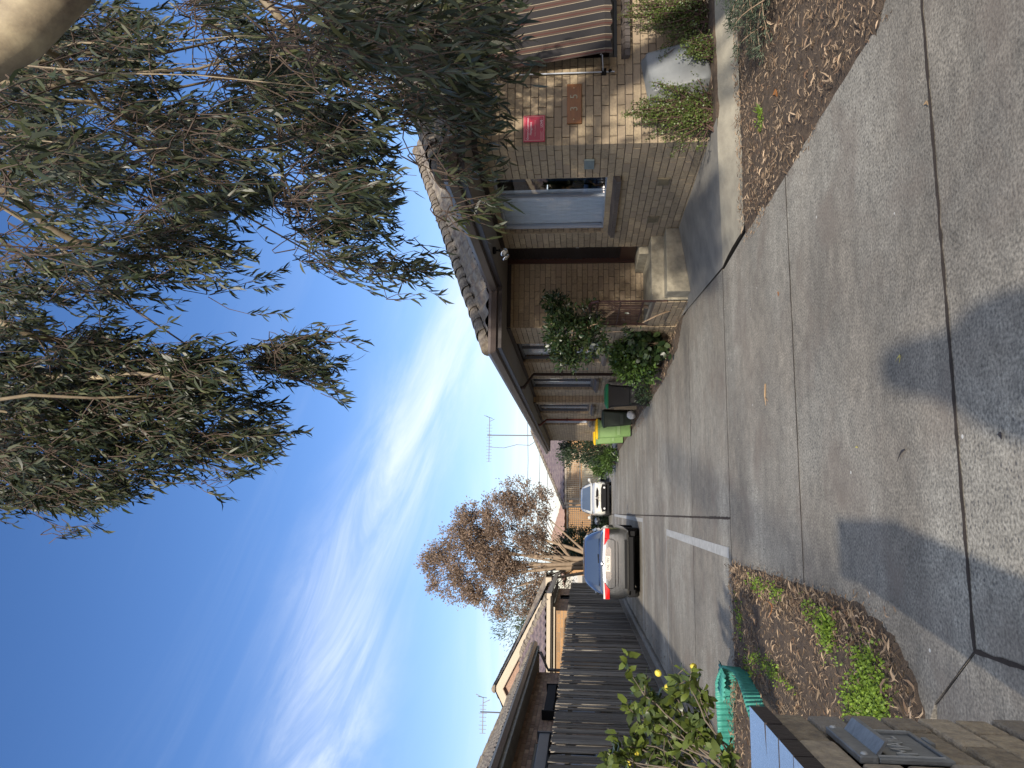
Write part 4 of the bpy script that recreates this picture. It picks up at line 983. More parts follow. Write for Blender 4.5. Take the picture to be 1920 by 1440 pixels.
# ---------------------------------------------------------------- cars
def ring(w, zl, zh, y, sh=.985):
    h = zh-zl
    pr = [(0, zl), (w*.82, zl), (w*.95, zl+h*.10), (w, zl+h*.34), (w*.995, zl+h*.55), (w*.97, zl+h*.78), (w*.90, zl+h*.93), (w*.72, zl+h*.99), (w*.35, zh+.008), (0, zh+.012)]
    pts = [(x, y, z) for x, z in pr]+[(-x, y, z) for x, z in reversed(pr[:-1])]
    return pts
def greenhouse(stats):
    rows_ = []
    for z, w, y0, y1, r_ in stats:
        q = []
        for cx_, cy_, a0 in ((1, 1, 0), (-1, 1, 90), (-1, -1, 180), (1, -1, 270)):
            yy = y1 if cy_ > 0 else y0
            for i in range(6): a = R(a0+18*i); q.append((w*cx_-r_*cx_+r_*math.cos(a), yy-r_*cy_+r_*math.sin(a), z))
        q.append(q[0]); rows_.append(q)
    return rows_
def car(name, label, loc, rz, paint, front, stations, gh, glass):
    t = thing(name, label, 'car', loc, rz)
    b = MB(); b.grid([ring(w, zl, zh, y) for y, w, zl, zh in stations])
    n0 = 19
    b.f.append(tuple(range(n0))); b.m.append(0); b.f.append(tuple(range((len(stations)-1)*n0, len(stations)*n0))); b.m.append(0)
    o = b.build('body', paint, t, smooth=True, weld=True); md = o.modifiers.new('sub', 'SUBSURF'); md.levels = 2; md.render_levels = 2
    b = MB(); b.grid(greenhouse(gh)); n1 = len(gh); nn = 25
    b.f.append(tuple(range((n1-1)*nn, n1*nn-1))); b.m.append(0)
    o2 = b.build('cabin', paint, t, smooth=True, weld=True); md = o2.modifiers.new('sub', 'SUBSURF'); md.levels = 1; md.render_levels = 1
    for i, q in enumerate(glass):
        b = MB(); b.quad(*q[1]); g_ = b.build(q[0], M['carglass2'], t); md = g_.modifiers.new('thickness', 'SOLIDIFY'); md.thickness = .006
        md = g_.modifiers.new('bevel', 'BEVEL'); md.affect = 'VERTICES'; md.width = .04; md.segments = 3
    return t
def cg():
    m = bpy.data.materials.new('reflective_car_glass'); m.use_nodes = True; n, l = m.node_tree.nodes, m.node_tree.links; n.clear()
    o = n.new('ShaderNodeOutputMaterial'); a = n.new('ShaderNodeBsdfDiffuse'); a.inputs[0].default_value = (.02, .03, .05, 1); b = n.new('ShaderNodeBsdfGlossy'); b.inputs['Roughness'].default_value = .02
    b.inputs[0].default_value = (.8, .9, 1, 1); s = n.new('ShaderNodeMixShader'); l.new(schlick(n, l, .30), s.inputs[0]); l.new(a.outputs[0], s.inputs[1]); l.new(b.outputs[0], s.inputs[2]); l.new(s.outputs[0], o.inputs[0]); return m
M['carglass2'] = cg()
def wheel(t, x, y, r_=.32, w=.21):
    b = MB(); b.lathe((x, y, r_), [(r_*.55, -w/2+.01), (r_*.92, -w/2), (r_, -w/2+.03), (r_, w/2-.03), (r_*.92, w/2), (r_*.55, w/2-.01)], 24, Matrix.Rotation(R(90), 3, 'Y')); o = b.build('tyre', M['tyre'], t, smooth=True)
    b = MB(); s = 1 if x > 0 else -1; b.lathe((x+s*(w/2-.03), y, r_), [(0, .02*s), (r_*.2, .02*s), (r_*.5, 0), (r_*.6, .02*s)], 20, Matrix.Rotation(R(90), 3, 'Y')); b.build('rim', M['steel_worn'], o, smooth=True)
ST = [(-2.29, .66, .40, .90), (-2.27, .80, .33, .985), (-2.19, .875, .27, 1.035), (-1.9, .90, .22, 1.05), (-1.2, .905, .2, 1.03), (-.2, .905, .2, 1.01), (.9, .9, .2, .99), (1.6, .885, .22, .92), (2.05, .84, .26, .82), (2.24, .74, .32, .72), (2.30, .60, .36, .62)]
GHs = [(.98, .80, -1.92, 1.30, .10), (1.06, .785, -1.80, 1.10, .10), (1.22, .715, -1.45, .78, .12), (1.36, .625, -1.08, .42, .12), (1.425, .54, -.85, .20, .14), (1.45, .36, -.6, .0, .14)]
gcar = car('grey_car', 'graphite grey sedan seen from behind, parked against the paling fence', (-1.22, 22.15, 0), R(-.5), M['carpaint'], False, ST, GHs,
  [('rear_window', [(-.60, -1.825, 1.055), (.60, -1.825, 1.055), (.50, -1.13, 1.375), (-.50, -1.13, 1.375)]),
   ('windscreen', [(.68, 1.13, 1.07), (-.68, 1.13, 1.07), (-.50, .46, 1.37), (.50, .46, 1.37)]),
   ('side_window', [(.800, -1.45, 1.09), (.800, .85, 1.07), (.655, .35, 1.35), (.655, -1.0, 1.35)]),
   ('side_window', [(-.800, .85, 1.07), (-.800, -1.45, 1.09), (-.655, -1.0, 1.35), (-.655, .35, 1.35)])])
for x in (-.77, .77):
    for y in (-1.38, 1.32): wheel(gcar, x, y)
def plate_pts(pts, y, dy=.03):
    b = MB(); b.prism([(p[0], p[1]) for p in pts], (0, y, 0), (1, 0, 0), (0, 0, 1), (0, dy, 0)); return b
for s in (1, -1):
    A = [(.88*s, .80), (.88*s, .955), (.40*s, .955), (.44*s, .92), (.56*s, .845), (.60*s, .80)]
    def wrap(o):
        for v in o.data.vertices:
            x = abs(v.co.x); v.co.y += max(0, x-.66)**2*1.3
        return o
    b = MB()
    P0 = [(.865, .80), (.868, .90), (.45, .930), (.58, .845), (.62, .80)]
    b.prism([(p[0]*s, p[1]) for p in P0], (0, -2.322, 0), (1, 0, 0), (0, 0, 1), (0, .12, 0)); o = wrap(b.build('tail_light', M['redlens'], gcar, fixn=True))
    b = MB(); P1 = [(.865, .905), (.86, .950), (.42, .950), (.47, .932)]
    b.prism([(p[0]*s, p[1]) for p in P1], (0, -2.320, 0), (1, 0, 0), (0, 0, 1), (0, .12, 0)); wrap(b.build('reversing_lens', M['clearlens'], o, fixn=True))
b = MB(); b.prism([(-.36, .755), (-.42, .80), (-.36, .905), (.36, .905), (.42, .80), (.36, .755)], (0, -2.300, 0), (1, 0, 0), (0, 0, 1), (0, .03, 0)); b.build('plate_recess', M['chrome'], gcar, fixn=True)
b = MB(); b.box(-.19, -2.308, .775, .19, -2.302, .885); o = b.build('number_plate', M['plate'], gcar, bevel=.004); text('plate_lettering', '1NL 7EV', .085, (0, -2.310, .83), rt, M['ink'], o, .001)
b = MB(); b.lathe((0, -2.285, .975), [(0, .014), (.035, .012), (.048, .004), (.050, 0)], 20, Matrix.Rotation(R(90), 3, 'X') @ Matrix.Diagonal((1.25, .9, 1))); b.build('badge', M['chrome'], gcar, smooth=True)
b = MB(); b.box(-.66, -2.20, .20, .66, -1.9, .34); b.box(-.80, -2.05, .15, .80, 2.1, .26); b.build('under_tray', M['carblack'], gcar)
def rearline(pts, name='panel_gap'):
    b = MB(); b.tube([(x, -2.318+max(0, abs(x)-.55)**2*1.6, z) for x, z in pts], .006, 5); b.build(name, M['carblack'], gcar)
rearline([(-.62, .92), (-.60, .72), (-.55, .66), (.55, .66), (.60, .72), (.62, .92)]); rearline([(-.80, .60), (-.4, .585), (.4, .585), (.80, .60)], 'bumper_seam')
b = MB(); b.box(-.60, -2.30, .36, .60, -2.20, .42); b.build('bumper_insert', M['carblack'], gcar)
for s in (1, -1):
    b = MB(); b.lathe((s*.99, .72, 1.03), [(0, -.06), (.07, -.055), (.095, -.01), (.08, .04), (0, .06)], 12, Matrix.Rotation(R(90), 3, 'X') @ Matrix.Diagonal((1.15, .85, 1))); b.bar((s*.88, .75, 1.0), (s*.96, .72, 1.02), .03, .05); b.build('wing_mirror', M['carpaint'], gcar, smooth=True)
b = MB()
for x in (-.38, 0, .38): b.box(x-.11, -1.2, 1.0, x+.11, -1.12, 1.22)
b.build('headrests', M['carblack'], gcar)
b = MB(); b.bar((-.02, -1.845, 1.06), (.20, -1.80, 1.075), .012, .02); b.build('wiper', M['carblack'], gcar)
STW = [(-1.85, .60, .36, .62), (-1.80, .72, .30, .72), (-1.66, .80, .24, .84), (-1.25, .83, .2, .93), (-.7, .84, .2, .98), (.3, .84, .2, 1.0), (1.2, .84, .2, 1.0), (1.7, .80, .24, .98), (1.82, .70, .3, .9)]
GHw = [(.93, .76, -1.15, 1.80, .12), (1.02, .74, -.98, 1.75, .12), (1.28, .66, -.50, 1.62, .14), (1.44, .57, -.22, 1.5, .16), (1.49, .42, .1, 1.3, .2)]
wcar = car('white_car', 'small white hatchback facing the camera with a black lower bumper, parked at the far end', (.70, 39.6, 0), R(1), M['carwhite'], True, STW, GHw,
  [('windscreen', [(-.62, -1.01, 1.02), (.62, -1.01, 1.02), (.50, -.30, 1.41), (-.50, -.30, 1.41)]),
   ('side_window', [(.77, -.6, 1.05), (.77, 1.4, 1.05), (.62, 1.3, 1.38), (.62, -.15, 1.38)]), ('side_window', [(-.77, 1.4, 1.05), (-.77, -.6, 1.05), (-.62, -.15, 1.38), (-.62, 1.3, 1.38)])])
for x in (-.72, .72):
    for y in (-1.25, 1.2): wheel(wcar, x, y, .29, .18)
b = MB(); b.prism([(-.62, .28), (-.66, .46), (-.45, .52), (.45, .52), (.66, .46), (.62, .28)], (0, -1.90, 0), (1, 0, 0), (0, 0, 1), (0, .12, 0)); b.box(-.70, -1.75, .12, .70, 1.6, .28); b.build('lower_bumper', M['carblack'], wcar, fixn=True)
b = MB(); b.prism([(-.50, .72), (-.34, .64), (.34, .64), (.50, .72), (.3, .755), (-.3, .755)], (0, -1.868, 0), (1, 0, 0), (0, 0, 1), (0, .10, 0)); b.build('grille', M['carblack'], wcar, fixn=True)
b = MB(); b.prism([(-.10, .80), (-.02, .72), (-.10, .63), (-.07, .63), (.0, .70), (.07, .63), (.10, .63), (.02, .72), (.10, .80), (.07, .80), (0, .74), (-.07, .80)], (0, -1.876, 0), (1, 0, 0), (0, 0, 1), (0, .02, 0)); b.build('emblem_frame', M['chrome'], wcar, fixn=True)
b = MB(); b.box(-.19, -1.915, .53, .19, -1.90, .63); o = b.build('number_plate', M['plate'], wcar); text('plate_lettering', 'AV 12 TV', .075, (0, -1.917, .58), rt, M['ink'], o, .001)
for s in (1, -1):
    b = MB(); b.prism([(.40*s, .66), (.70*s, .66), (.74*s, .80), (.56*s, .76)], (0, -1.80, 0), (1, 0, 0), (0, 0, 1), (0, .12, 0)); b.build('headlight', M['clearlens'], wcar, fixn=True)
    b = MB(); b.lathe((s*.93, -.55, 1.06), [(0, -.05), (.07, -.045), (.09, 0), (.06, .05), (0, .06)], 12, Matrix.Rotation(R(90), 3, 'X') @ Matrix.Diagonal((1.1, .9, 1))); b.bar((s*.74, -.55, 1.0), (s*.90, -.55, 1.03), .03, .04); b.build('wing_mirror', M['carwhite'], wcar, smooth=True)
    b = MB(); b.tube([(s*.56, -.0, 1.47), (s*.56, .1, 1.51), (s*.56, 1.1, 1.51), (s*.56, 1.2, 1.47)], .018, 6); b.build('roof_rail', M['carblack'], wcar)
    b = MB(); b.lathe((s*.5, -1.905, .36), [(0, .01), (.04, .008), (.05, 0)], 12, Matrix.Rotation(R(90), 3, 'X')); b.build('fog_light', M['clearlens'], wcar)

# ---------------------------------------------------------------- the far end of the driveway
uh = thing('rear_unit_house', 'plum tiled unit beyond the lattice at the end of the driveway on the right', 'house', (6, 46, 0))
a_, b_ = MB(), MB(); bricks(a_, b_, (.9, 47), (12, 47), 0, 2.35, [], (0, -1, 0), depth=.004)
w = merge2(a_, b_); w.quad((.9, 56, 0), (.9, 47, 0), (.9, 47, 2.35), (.9, 56, 2.35)); w.quad((12, 47, 0), (12, 56, 0), (12, 56, 2.35), (12, 47, 2.35)); w.quad((12, 56, 0), (.9, 56, 0), (.9, 56, 2.35), (12, 56, 2.35)); inv(w.build('wall', [M['orange_brick'], M['mortar_light']], uh), uh)
rf = inv(roof_mesh('roof', [(.3, 12.6, 46.4, 57)], 2.45, .45, ar(.3, 12.6, .1)+[12.6], ar(46.4, 52, .08)+ar(52, 57, .5)+[57], M['roof_purple'], uh, wave=.4), uh)
caps('ridge_cap', (.3, 46.4, 2.5), (5.5, 51.6, 2.5+.45*5.2), rf, M['cap'])
b = MB(); b.box(.25, 46.3, 2.32, 12.6, 46.4, 2.46); inv(b.build('gutter', M['gutter'], uh), uh)
th = thing('terracotta_roof_house', 'distant house with pinkish terracotta roof seen over the lattice', 'house', (-1.5, 58, 0))
b = MB(); b.box(-4.5, 58, 0, 1.2, 66, 2.6); inv(b.build('wall', M['orange_brick'], th), th)
rf = inv(roof_mesh('roof', [(-5.4, 1.6, 57.2, 67)], 2.6, .32, ar(-5.4, 1.6, .12)+[1.6], ar(57.2, 67, .2)+[67], M['tanroof'], th, wave=.5), th)
def lattice(name, label, x0, x1, y, z0, z1, group, pitch=.115, w=.03, gate=False):
    t = thing(name, label, 'fence' if not gate else 'gate', ((x0+x1)/2, y, 0), group=group)
    b = MB(); x = x0
    while x < x1: b.box(x, y, z0, x+w, y+.012, z1); x += pitch
    z = z0
    while z < z1: b.box(x0, y+.013, z, x1, y+.025, z+w); z += pitch
    inv(b.build('lattice_panel', M['lattice'], t), t)
    b = MB(); b.box(x0, y-.03, z1, x1, y+.05, z1+.06); b.box(x0, y-.02, z0-.06, x1, y+.04, z0); inv(b.build('rail', M['lattice'], t), t)
    for xx in (x0, x1):
        b = MB(); b.box(xx-.06, y-.05, 0, xx+.06, y+.07, z1+.10); inv(b.build('post', M['lattice'], t), t)
    return t
LG = 'lattice screens across the end of the driveway'
lattice('lattice_fence', 'full height lattice screen behind the grey car and the white car', -1.9, .35, 43.0, .9, 2.2, LG)
t = lattice('lattice_fence', 'lattice screen above the cream slatted gate to the right of the white car', .52, 3.3, 43.3, 1.55, 2.3, LG)
b = MB(); b.box(-1.9, 43.08, 0, .35, 43.1, .9); o = b.build('low_fence', M['timber_rail'])
tag(o, 'low timber panel beneath the lattice behind the grey car', 'fence')
gt = thing('slatted_gate', 'cream gate of upright slats under the lattice right of the white car', 'gate', (1.9, 43.3, 0))
b = MB(); x = .6
while x < 3.2: b.box(x, 43.30, .12, x+.10, 43.32, 1.42); x += .125
inv(b.build('slats', M['gatecream'], gt), gt); b = MB(); b.box(.58, 43.322, .25, 3.22, 43.35, .33); b.box(.58, 43.322, 1.2, 3.22, 43.35, 1.28); inv(b.build('rail', M['gatecream'], gt), gt)
b = MB(); b.box(0, 0, 0, 1.0, .5, .12); b.box(.0, 0, .12, .06, .5, .5); b.box(.94, 0, .12, 1.0, .5, .5); b.box(.06, .44, .12, .94, .5, .42); b.box(.5, 0, .12, .54, .44, .42); b.box(-.02, -.02, .42, 1.02, .52, .47); o = b.build('timber_planter', M['darkframe']); o.location = (1.62, 41.2, .02); tag(o, 'low dark open timber shelf on the ground between the white car and the shrubs', 'shelf')
# antennas
def antenna(label, x, y, z0, z1, L, ang, n, parent_name='tv_antenna', cable=False):
    t = thing(parent_name, label, 'antenna', (x, y, z0)); b = MB(); b.tube([(0, 0, 0), (0, 0, z1-z0+.08)], .022, 6); b.build('mast', M['antenna'], t)
    d = Vector((math.cos(ang), math.sin(ang), 0)); b = MB(); h = z1-z0
    b.bar(Vector((0, 0, h))-d*L*.60, Vector((0, 0, h))+d*L*.40, .025, .025); b.build('boom', M['antenna'], t)
    b = MB()
    for i in range(n):
        c = Vector((0, 0, h))-d*L*(.60-i*.9/n); l_ = .09+.015*(i % 3)
        b.bar(c-Vector((0, 0, l_)), c+Vector((0, 0, l_)), .012, .012, (0, 1, 0)) 
    e = Vector((0, 0, h))+d*L*.40
    b.bar(e, e+d*.10+Vector((0, 0, .22)), .018, .018); b.bar(e-d*.15, e-d*.05-Vector((0, 0, .2)), .018, .018); b.bar(e-d*.02+Vector((0, .1, -.1)), e+d*.06+Vector((0, -.1, .14)), .012, .012); b.build('elements', M['antenna'], t)
    if cable:
        b = MB(); b.tube([(-.9*L*.3, 0, h-.03), (-.95*L*.3, 0, h-.6), (-.7*L*.3, 0, h-1.1), (-.75*L*.3, 0, h-1.6), (0, 0, h-2.2)], .012, 5); b.build('cable', M['antenna'], t)
antenna('tall tv antenna on a mast above the roof of the brick units on the right', 3.0, 30.3, 3.1, 5.12, 1.75, R(0), 13, cable=True)
antenna('small tv antenna on the roof ridge behind the paling fence on the left', -5.9, 24.1, 3.75, 4.42, 1.0, R(0), 8)
for i, (z, yy) in enumerate(((5.55, 60), (4.65, 60.5), (4.05, 61))):
    b = MB(); b.tube([(-12, yy, z+.5), (-4, yy, z+.12), (4, yy, z), (14, yy, z+.25), (26, yy, z+.7)], .02, 5); o = b.build('overhead_wire', M['antenna'])
    tag(o, ['topmost', 'middle', 'lowest'][i]+' of three thin overhead wires crossing the sky above the far roofs', 'wire', 'overhead wires')

# ================================================================= vegetation
def unit(a): return a/np.maximum(np.linalg.norm(a, axis=-1, keepdims=True), 1e-9)
def leaves(name, P, D, L, W, m, parent=None, curve=.15, cup=.12, shape='lance', seed=0):
    """one mesh of many separate leaf blades: P base, D direction, L length, W width"""
    rg = np.random.default_rng(seed+5); n = len(P); P = np.asarray(P, float); D = unit(np.asarray(D, float))
    rnd = unit(rg.normal(size=(n, 3))); S = unit(np.cross(D, rnd)); U = np.cross(S, D)
    L = np.broadcast_to(np.asarray(L, float).reshape(-1, 1), (n, 1)); W = np.broadcast_to(np.asarray(W, float).reshape(-1, 1), (n, 1))
    t1, t2, w1, w2 = (.28, .66, .5, .40) if shape == 'lance' else (.25, .72, .46, .44)
    bend = curve*L*(rg.uniform(-1, 1, (n, 1)))
    bendu = curve*.6*L*(rg.uniform(-1, 1, (n, 1)))
    def pt(t, s): return P+D*L*t+S*(W*s+bend*t*(1-t)*4*.5)+U*(bendu*t*t-abs(s)*W*cup*2)
    V = np.stack([pt(0, 0), pt(t1, -w1), pt(t1, w1), pt(t2, -w2), pt(t2, w2), pt(1, 0)], 1).reshape(-1, 3)
    base = (np.arange(n)*6)[:, None]
    idx = (base+np.array([[0, 2, 1, 1, 2, 4, 3, 3, 4, 5]])).reshape(-1)
    me = bpy.data.meshes.new(name); me.vertices.add(n*6); me.vertices.foreach_set('co', V.astype(np.float32).reshape(-1))
    me.loops.add(n*10); me.loops.foreach_set('vertex_index', idx.astype(np.int32))
    st_ = (np.arange(n)*10)[:, None]+np.array([[0, 3, 7]]); tot = np.tile([3, 4, 3], n)
    me.polygons.add(n*3); me.polygons.foreach_set('loop_start', st_.reshape(-1).astype(np.int32)); me.polygons.foreach_set('loop_total', tot.astype(np.int32))
    me.polygons.foreach_set('use_smooth', np.ones(n*3, bool)); me.update(calc_edges=True); me.validate()
    return link(name, me, m, parent)
def px(x, y, depth):
    """a point of the photograph taken to a distance (metres along the view axis)"""
    a = (1440-y-720)/1442; b = -(x-960)/1442
    v = fwd+right*a+up*b
    return Vector((0, 0, CAM_H))+v*depth
def bezier(a, b, c, d, n):
    out = []
    for i in range(n+1):
        t = i/n; out.append(a*(1-t)**3+b*3*t*(1-t)**2+c*3*t*t*(1-t)+d*t**3)
    return out
def inpoly(x, y, P):
    c = False
    for i in range(len(P)):
        x0, y0 = P[i]; x1, y1 = P[(i+1) % len(P)]
        if (y0 > y) != (y1 > y) and x < (x1-x0)*(y-y0)/(y1-y0)+x0: c = not c
    return c
from mathutils import noise as MN

# ---------------------------------------------------------------- the gum tree overhead
rg = random.Random(21)
gum = thing('gum_tree', 'large gum tree with drooping sickle leaves hanging over the driveway and the front roof', 'tree', (4.75, 3.0, 0))
regA = [(-30, -30), (880, -30), (890, 60), (860, 130), (820, 220), (780, 230), (715, 205), (680, 260), (735, 330), (770, 400), (780, 480), (765, 535), (700, 545), (650, 520), (600, 480), (530, 500), (470, 555), (400, 560), (330, 545), (230, 560), (-30, 570)]
regB = [(-30, 590), (180, 625), (330, 660), (400, 675), (500, 640), (560, 650), (608, 670), (595, 700), (605, 740), (545, 760), (505, 810), (470, 850), (410, 845), (425, 872), (340, 868), (280, 900), (220, 920), (150, 940), (120, 965), (40, 935), (-30, 955)]
clumps = []   # (point, size, nleaves, leaf length)
def sample(reg, n, d0, d1, xr, yr, gap, size, nl, ll, sc=.009):
    k = 0; tries = 0
    while k < n and tries < n*60:
        tries += 1; x = rg.uniform(*xr); y = rg.uniform(*yr)
        if not inpoly(x, y, reg): continue
        if MN.noise(Vector((x*sc, y*sc, 3.3))) < gap and rg.random() < .97: continue
        if 335 < x < 400 and 140 < y < 215: continue
        if 200 < x < 290 and 595 < y < 650 and rg.random() < .8: continue
        d = rg.uniform(d0, d1); p = px(x, y, d)
        clumps.append((p, size*rg.uniform(.7, 1.3), int(nl*rg.uniform(.6, 1.4)), ll, x > 300)); k += 1
sample(regA, 560, 6.2, 8.4, (-30, 860), (-30, 610), -.08, .38, 54, .122)
sample(regA, 120, 4.6, 6.0, (-30, 900), (-30, 420), -.05, .34, 40, .118)
sample(regB, 400, 6.4, 8.2, (-30, 660), (560, 1000), -.16, .38, 58, .125)
sample([(-30, 100), (140, 140), (130, 460), (60, 500), (-30, 480)], 12, 3.4, 4.2, (-30, 140), (100, 500), -1, .30, 26, .12)
sample([(560, -30), (940, -30), (930, 60), (900, 150), (840, 160), (700, 120), (560, 110)], 34, 3.7, 5.2, (560, 980), (-30, 200), -1, .32, 34, .125)
sample([(760, 20), (930, 30), (900, 120), (880, 200), (810, 215)], 26, 4.6, 5.6, (760, 950), (0, 230), -1, .34, 40, .125)
for x, y, d in ((905, 325, 5.1), (890, 350, 5.2), (915, 385, 5.0), (900, 415, 5.2), (880, 380, 5.3), (850, 310, 5.4), (910, 235, 5.0), (925, 265, 5.3), (870, 270, 5.2), (880, 300, 5.6)):
    clumps.append((px(x-25, y, d), .24, 24, .125, True))
for x, y, d in ((640, 625, 6.8), (665, 640, 6.9), (820, 470, 7), (815, 520, 7.2), (770, 560, 7), (150, 985, 7.5), (140, 1000, 7.4), (430, 905, 7.2), (445, 885, 7.2), (650, 690, 7.3), (640, 730, 7.3), (575, 635, 7)):
    clumps.append((px(x-20, y, d), .20, 12, .12, True))
# part of the crown above and behind the viewer: it throws the soft shade on driveway, path and wall
def crownpatch(c, r_, n, seed):
    q = random.Random(seed)
    for _ in range(n):
        v = Vector((q.gauss(0, 1), q.gauss(0, 1), q.gauss(0, 1))); v.normalize(); v = v*(q.random()**.4)
        clumps.append((Vector(c)+Vector((v.x*r_[0], v.y*r_[1], v.z*r_[2])), .5, 48, .15, True))
crownpatch((1.75, .05, 3.80), (.62, .45, .50), 40, 5); crownpatch((3.4, -.3, 4.6), (.7, .5, .35), 7, 7); crownpatch((3.1, .4, 2.9), (.5, .4, .35), 6, 8)
hubs = [Vector((2.0, 3.6, 6.6)), Vector((.9, 4.8, 7.6)), Vector((3.0, 4.6, 6.4)), Vector((-.2, 4.9, 8.0))]
bark = MB()
trunk_pts = [Vector(p) for p in ((4.75, 3.0, -.1), (4.7, 2.95, .8), (4.45, 3.0, 2.0), (3.95, 3.2, 3.1), (3.1, 3.4, 3.95), (2.48, 3.46, 4.52), (1.9, 3.5, 5.4), (1.6, 3.7, 6.3))]
bark.tube([trunk_pts[0].lerp(trunk_pts[0], 0)]+trunk_pts[1:], [.30, .25, .23, .20, .185, .165, .13, .10], 18, jit=.03)
o_tr = bark.build('trunk', M['gum_bark'], gum, smooth=True, fixn=True); inv(o_tr, gum)
lb = MB()
for h in hubs:
    a = trunk_pts[5] if h.z > 6 else trunk_pts[3]; a = trunk_pts[rg.choice((5, 6))] if h.x < 2.9 else trunk_pts[4]
    lb.tube(bezier(a, a+Vector((0, .1, .9)), h-Vector((0, 0, .8))+Vector((rg.uniform(-.3, .3), 0, 0)), h, 8), [(.085 if h.z > 6.5 else .03)-(.005 if h.z > 6.5 else .002)*i for i in range(9)], 10, jit=.05)
lb.tube(bezier(trunk_pts[3], trunk_pts[3]+Vector((-.6, -1.2, .6)), Vector((2.6, .6, 4.3)), Vector((1.5, -.1, 4.9)), 8), [.09-.006*i for i in range(9)], 9, jit=.05)
sec = [Vector((1.5, -.1, 4.9)), Vector((2.6, .6, 4.3))]
vis = [c for c in clumps]
for _ in range(46):
    c = rg.choice(vis)[0]; s = c+Vector((rg.uniform(-.25, .25), rg.uniform(-.2, .2), rg.uniform(.25, .7)))
    if all((s-q).length > .45 for q in sec): sec.append(s)
nodes = [sec[0], sec[1]]
for s in sec:
    if s.y < 1.5: continue
    h = min(hubs, key=lambda q: (q-s).length)
    mid = h.lerp(s, .45)+Vector((rg.uniform(-.3, .3), rg.uniform(-.3, .3), rg.uniform(.1, .6)))
    pts = bezier(h, h.lerp(mid, .6)+Vector((0, 0, .2)), mid, s, 9)
    pts = [p+Vector((rg.gauss(0, .025), rg.gauss(0, .025), rg.gauss(0, .02))) for p in pts]; pts[0] = h; nodes += [pts[3].lerp(pts[4], .5)]+pts[4:]
    r0 = rg.uniform(.018, .034) if (s-Vector((0, 0, CAM_H))).length > 6.3 and s.z > 3.9 else .009; lb.tube(pts, [r0*(1-.075*i) for i in range(10)], 7, jit=.08)
# a few pale limbs seen clearly against the leaves
for pl_ in ([(40, 60, 5.2), (70, 85, 5.4), (105, 105, 5.6), (125, 135, 5.8), (128, 150, 5.8), (165, 165, 6.0), (190, 200, 6.2), (245, 225, 6.5), (290, 235, 6.8)],
            [(-20, 350, 5.6), (50, 385, 5.8), (85, 420, 6.0), (125, 445, 6.1), (190, 470, 6.3), (255, 482, 6.6), (330, 480, 7)],
            [(-30, 585, 6.6), (20, 615, 6.6), (70, 632, 6.8), (130, 640, 7.0), (200, 650, 7.2)],
            [(-30, 680, 6.6), (30, 690, 6.7), (90, 720, 6.8)],
            [(90, 705, 6.8), (180, 708, 6.7), (260, 700, 6.6), (310, 708, 6.6), (350, 700, 6.7)],
            [(470, -30, 6), (530, 40, 6.1), (560, 60, 6.2), (530, 130, 6.6), (520, 200, 6.9), (525, 260, 7.1), (530, 340, 7.3), (545, 420, 7.4)],
            [(560, -30, 4.6), (590, 0, 4.6), (640, 40, 4.7), (660, 60, 4.8), (690, 90, 5.0), (720, 100, 5.2)]):
    P = [px(*q) for q in pl_]; nodes += P; r0 = .035 if pl_[0][1] < 100 or pl_[0][0] < 0 else .024
    lb.tube(P, [r0*(1-.09*i) for i in range(len(P))], 8, jit=.08)
inv(lb.build('limb', M['gum_bark'], gum, smooth=True), gum)
tw = MB(); LP, LD, LL = [], [], []
far_sec = nodes; used_ = {}
for (p, size, nl, ll, left) in clumps:
    top_ = p+Vector((0, 0, size*.6)); s = min(range(len(far_sec)), key=lambda i: (far_sec[i]-top_).length+.12*used_.get(i, 0)+(.5 if far_sec[i].z < top_.z-.1 else 0)); used_[s] = used_.get(s, 0)+1; s = far_sec[s]; nodes.append(top_)
    if (s-top_).length < 2.2:
        mid = s.lerp(top_, .5)+Vector((rg.uniform(-.25, .25), rg.uniform(-.25, .25), rg.uniform(-.05, .35)))
        tw.tube(bezier(s, mid, mid.lerp(top_, .5), top_, 4), [.006, .005, .0045, .004, .0035], 4, cap=False)
    droop = Vector((rg.uniform(-.45, .1), rg.uniform(-.25, .25), -1)).normalized()
    for s_ in range(3):
        a = top_+Vector((rg.gauss(0, .05), rg.gauss(0, .05), 0)); e = p+Vector((rg.gauss(0, size*.33), rg.gauss(0, size*.33), -size*rg.uniform(.3, .75)))+droop*size*.2
        mid = a.lerp(e, .45)+Vector((rg.gauss(0, size*.2), rg.gauss(0, size*.2), size*.12)); pts = bezier(a, mid, mid.lerp(e, .6), e, 4)
        tw.tube(pts, [.0045, .004, .003, .0025, .002], 3, cap=False)
        for k in range(nl//3):
            t = rg.random()**.7*4; i = min(int(t), 3); q = pts[i].lerp(pts[i+1], t-i)
            LP.append(q); d = droop+Vector((rg.gauss(0, .48), rg.gauss(0, .48), rg.gauss(-.05, .3))); LD.append(d); LL.append(ll*rg.uniform(.65, 1.25))
inv(tw.build('twigs', M['twig'], gum), gum)
LL = np.array(LL); inv(leaves('foliage', LP, LD, LL, LL*.16, M['gum_leaf'], gum, curve=.36, cup=.05, seed=1), gum)

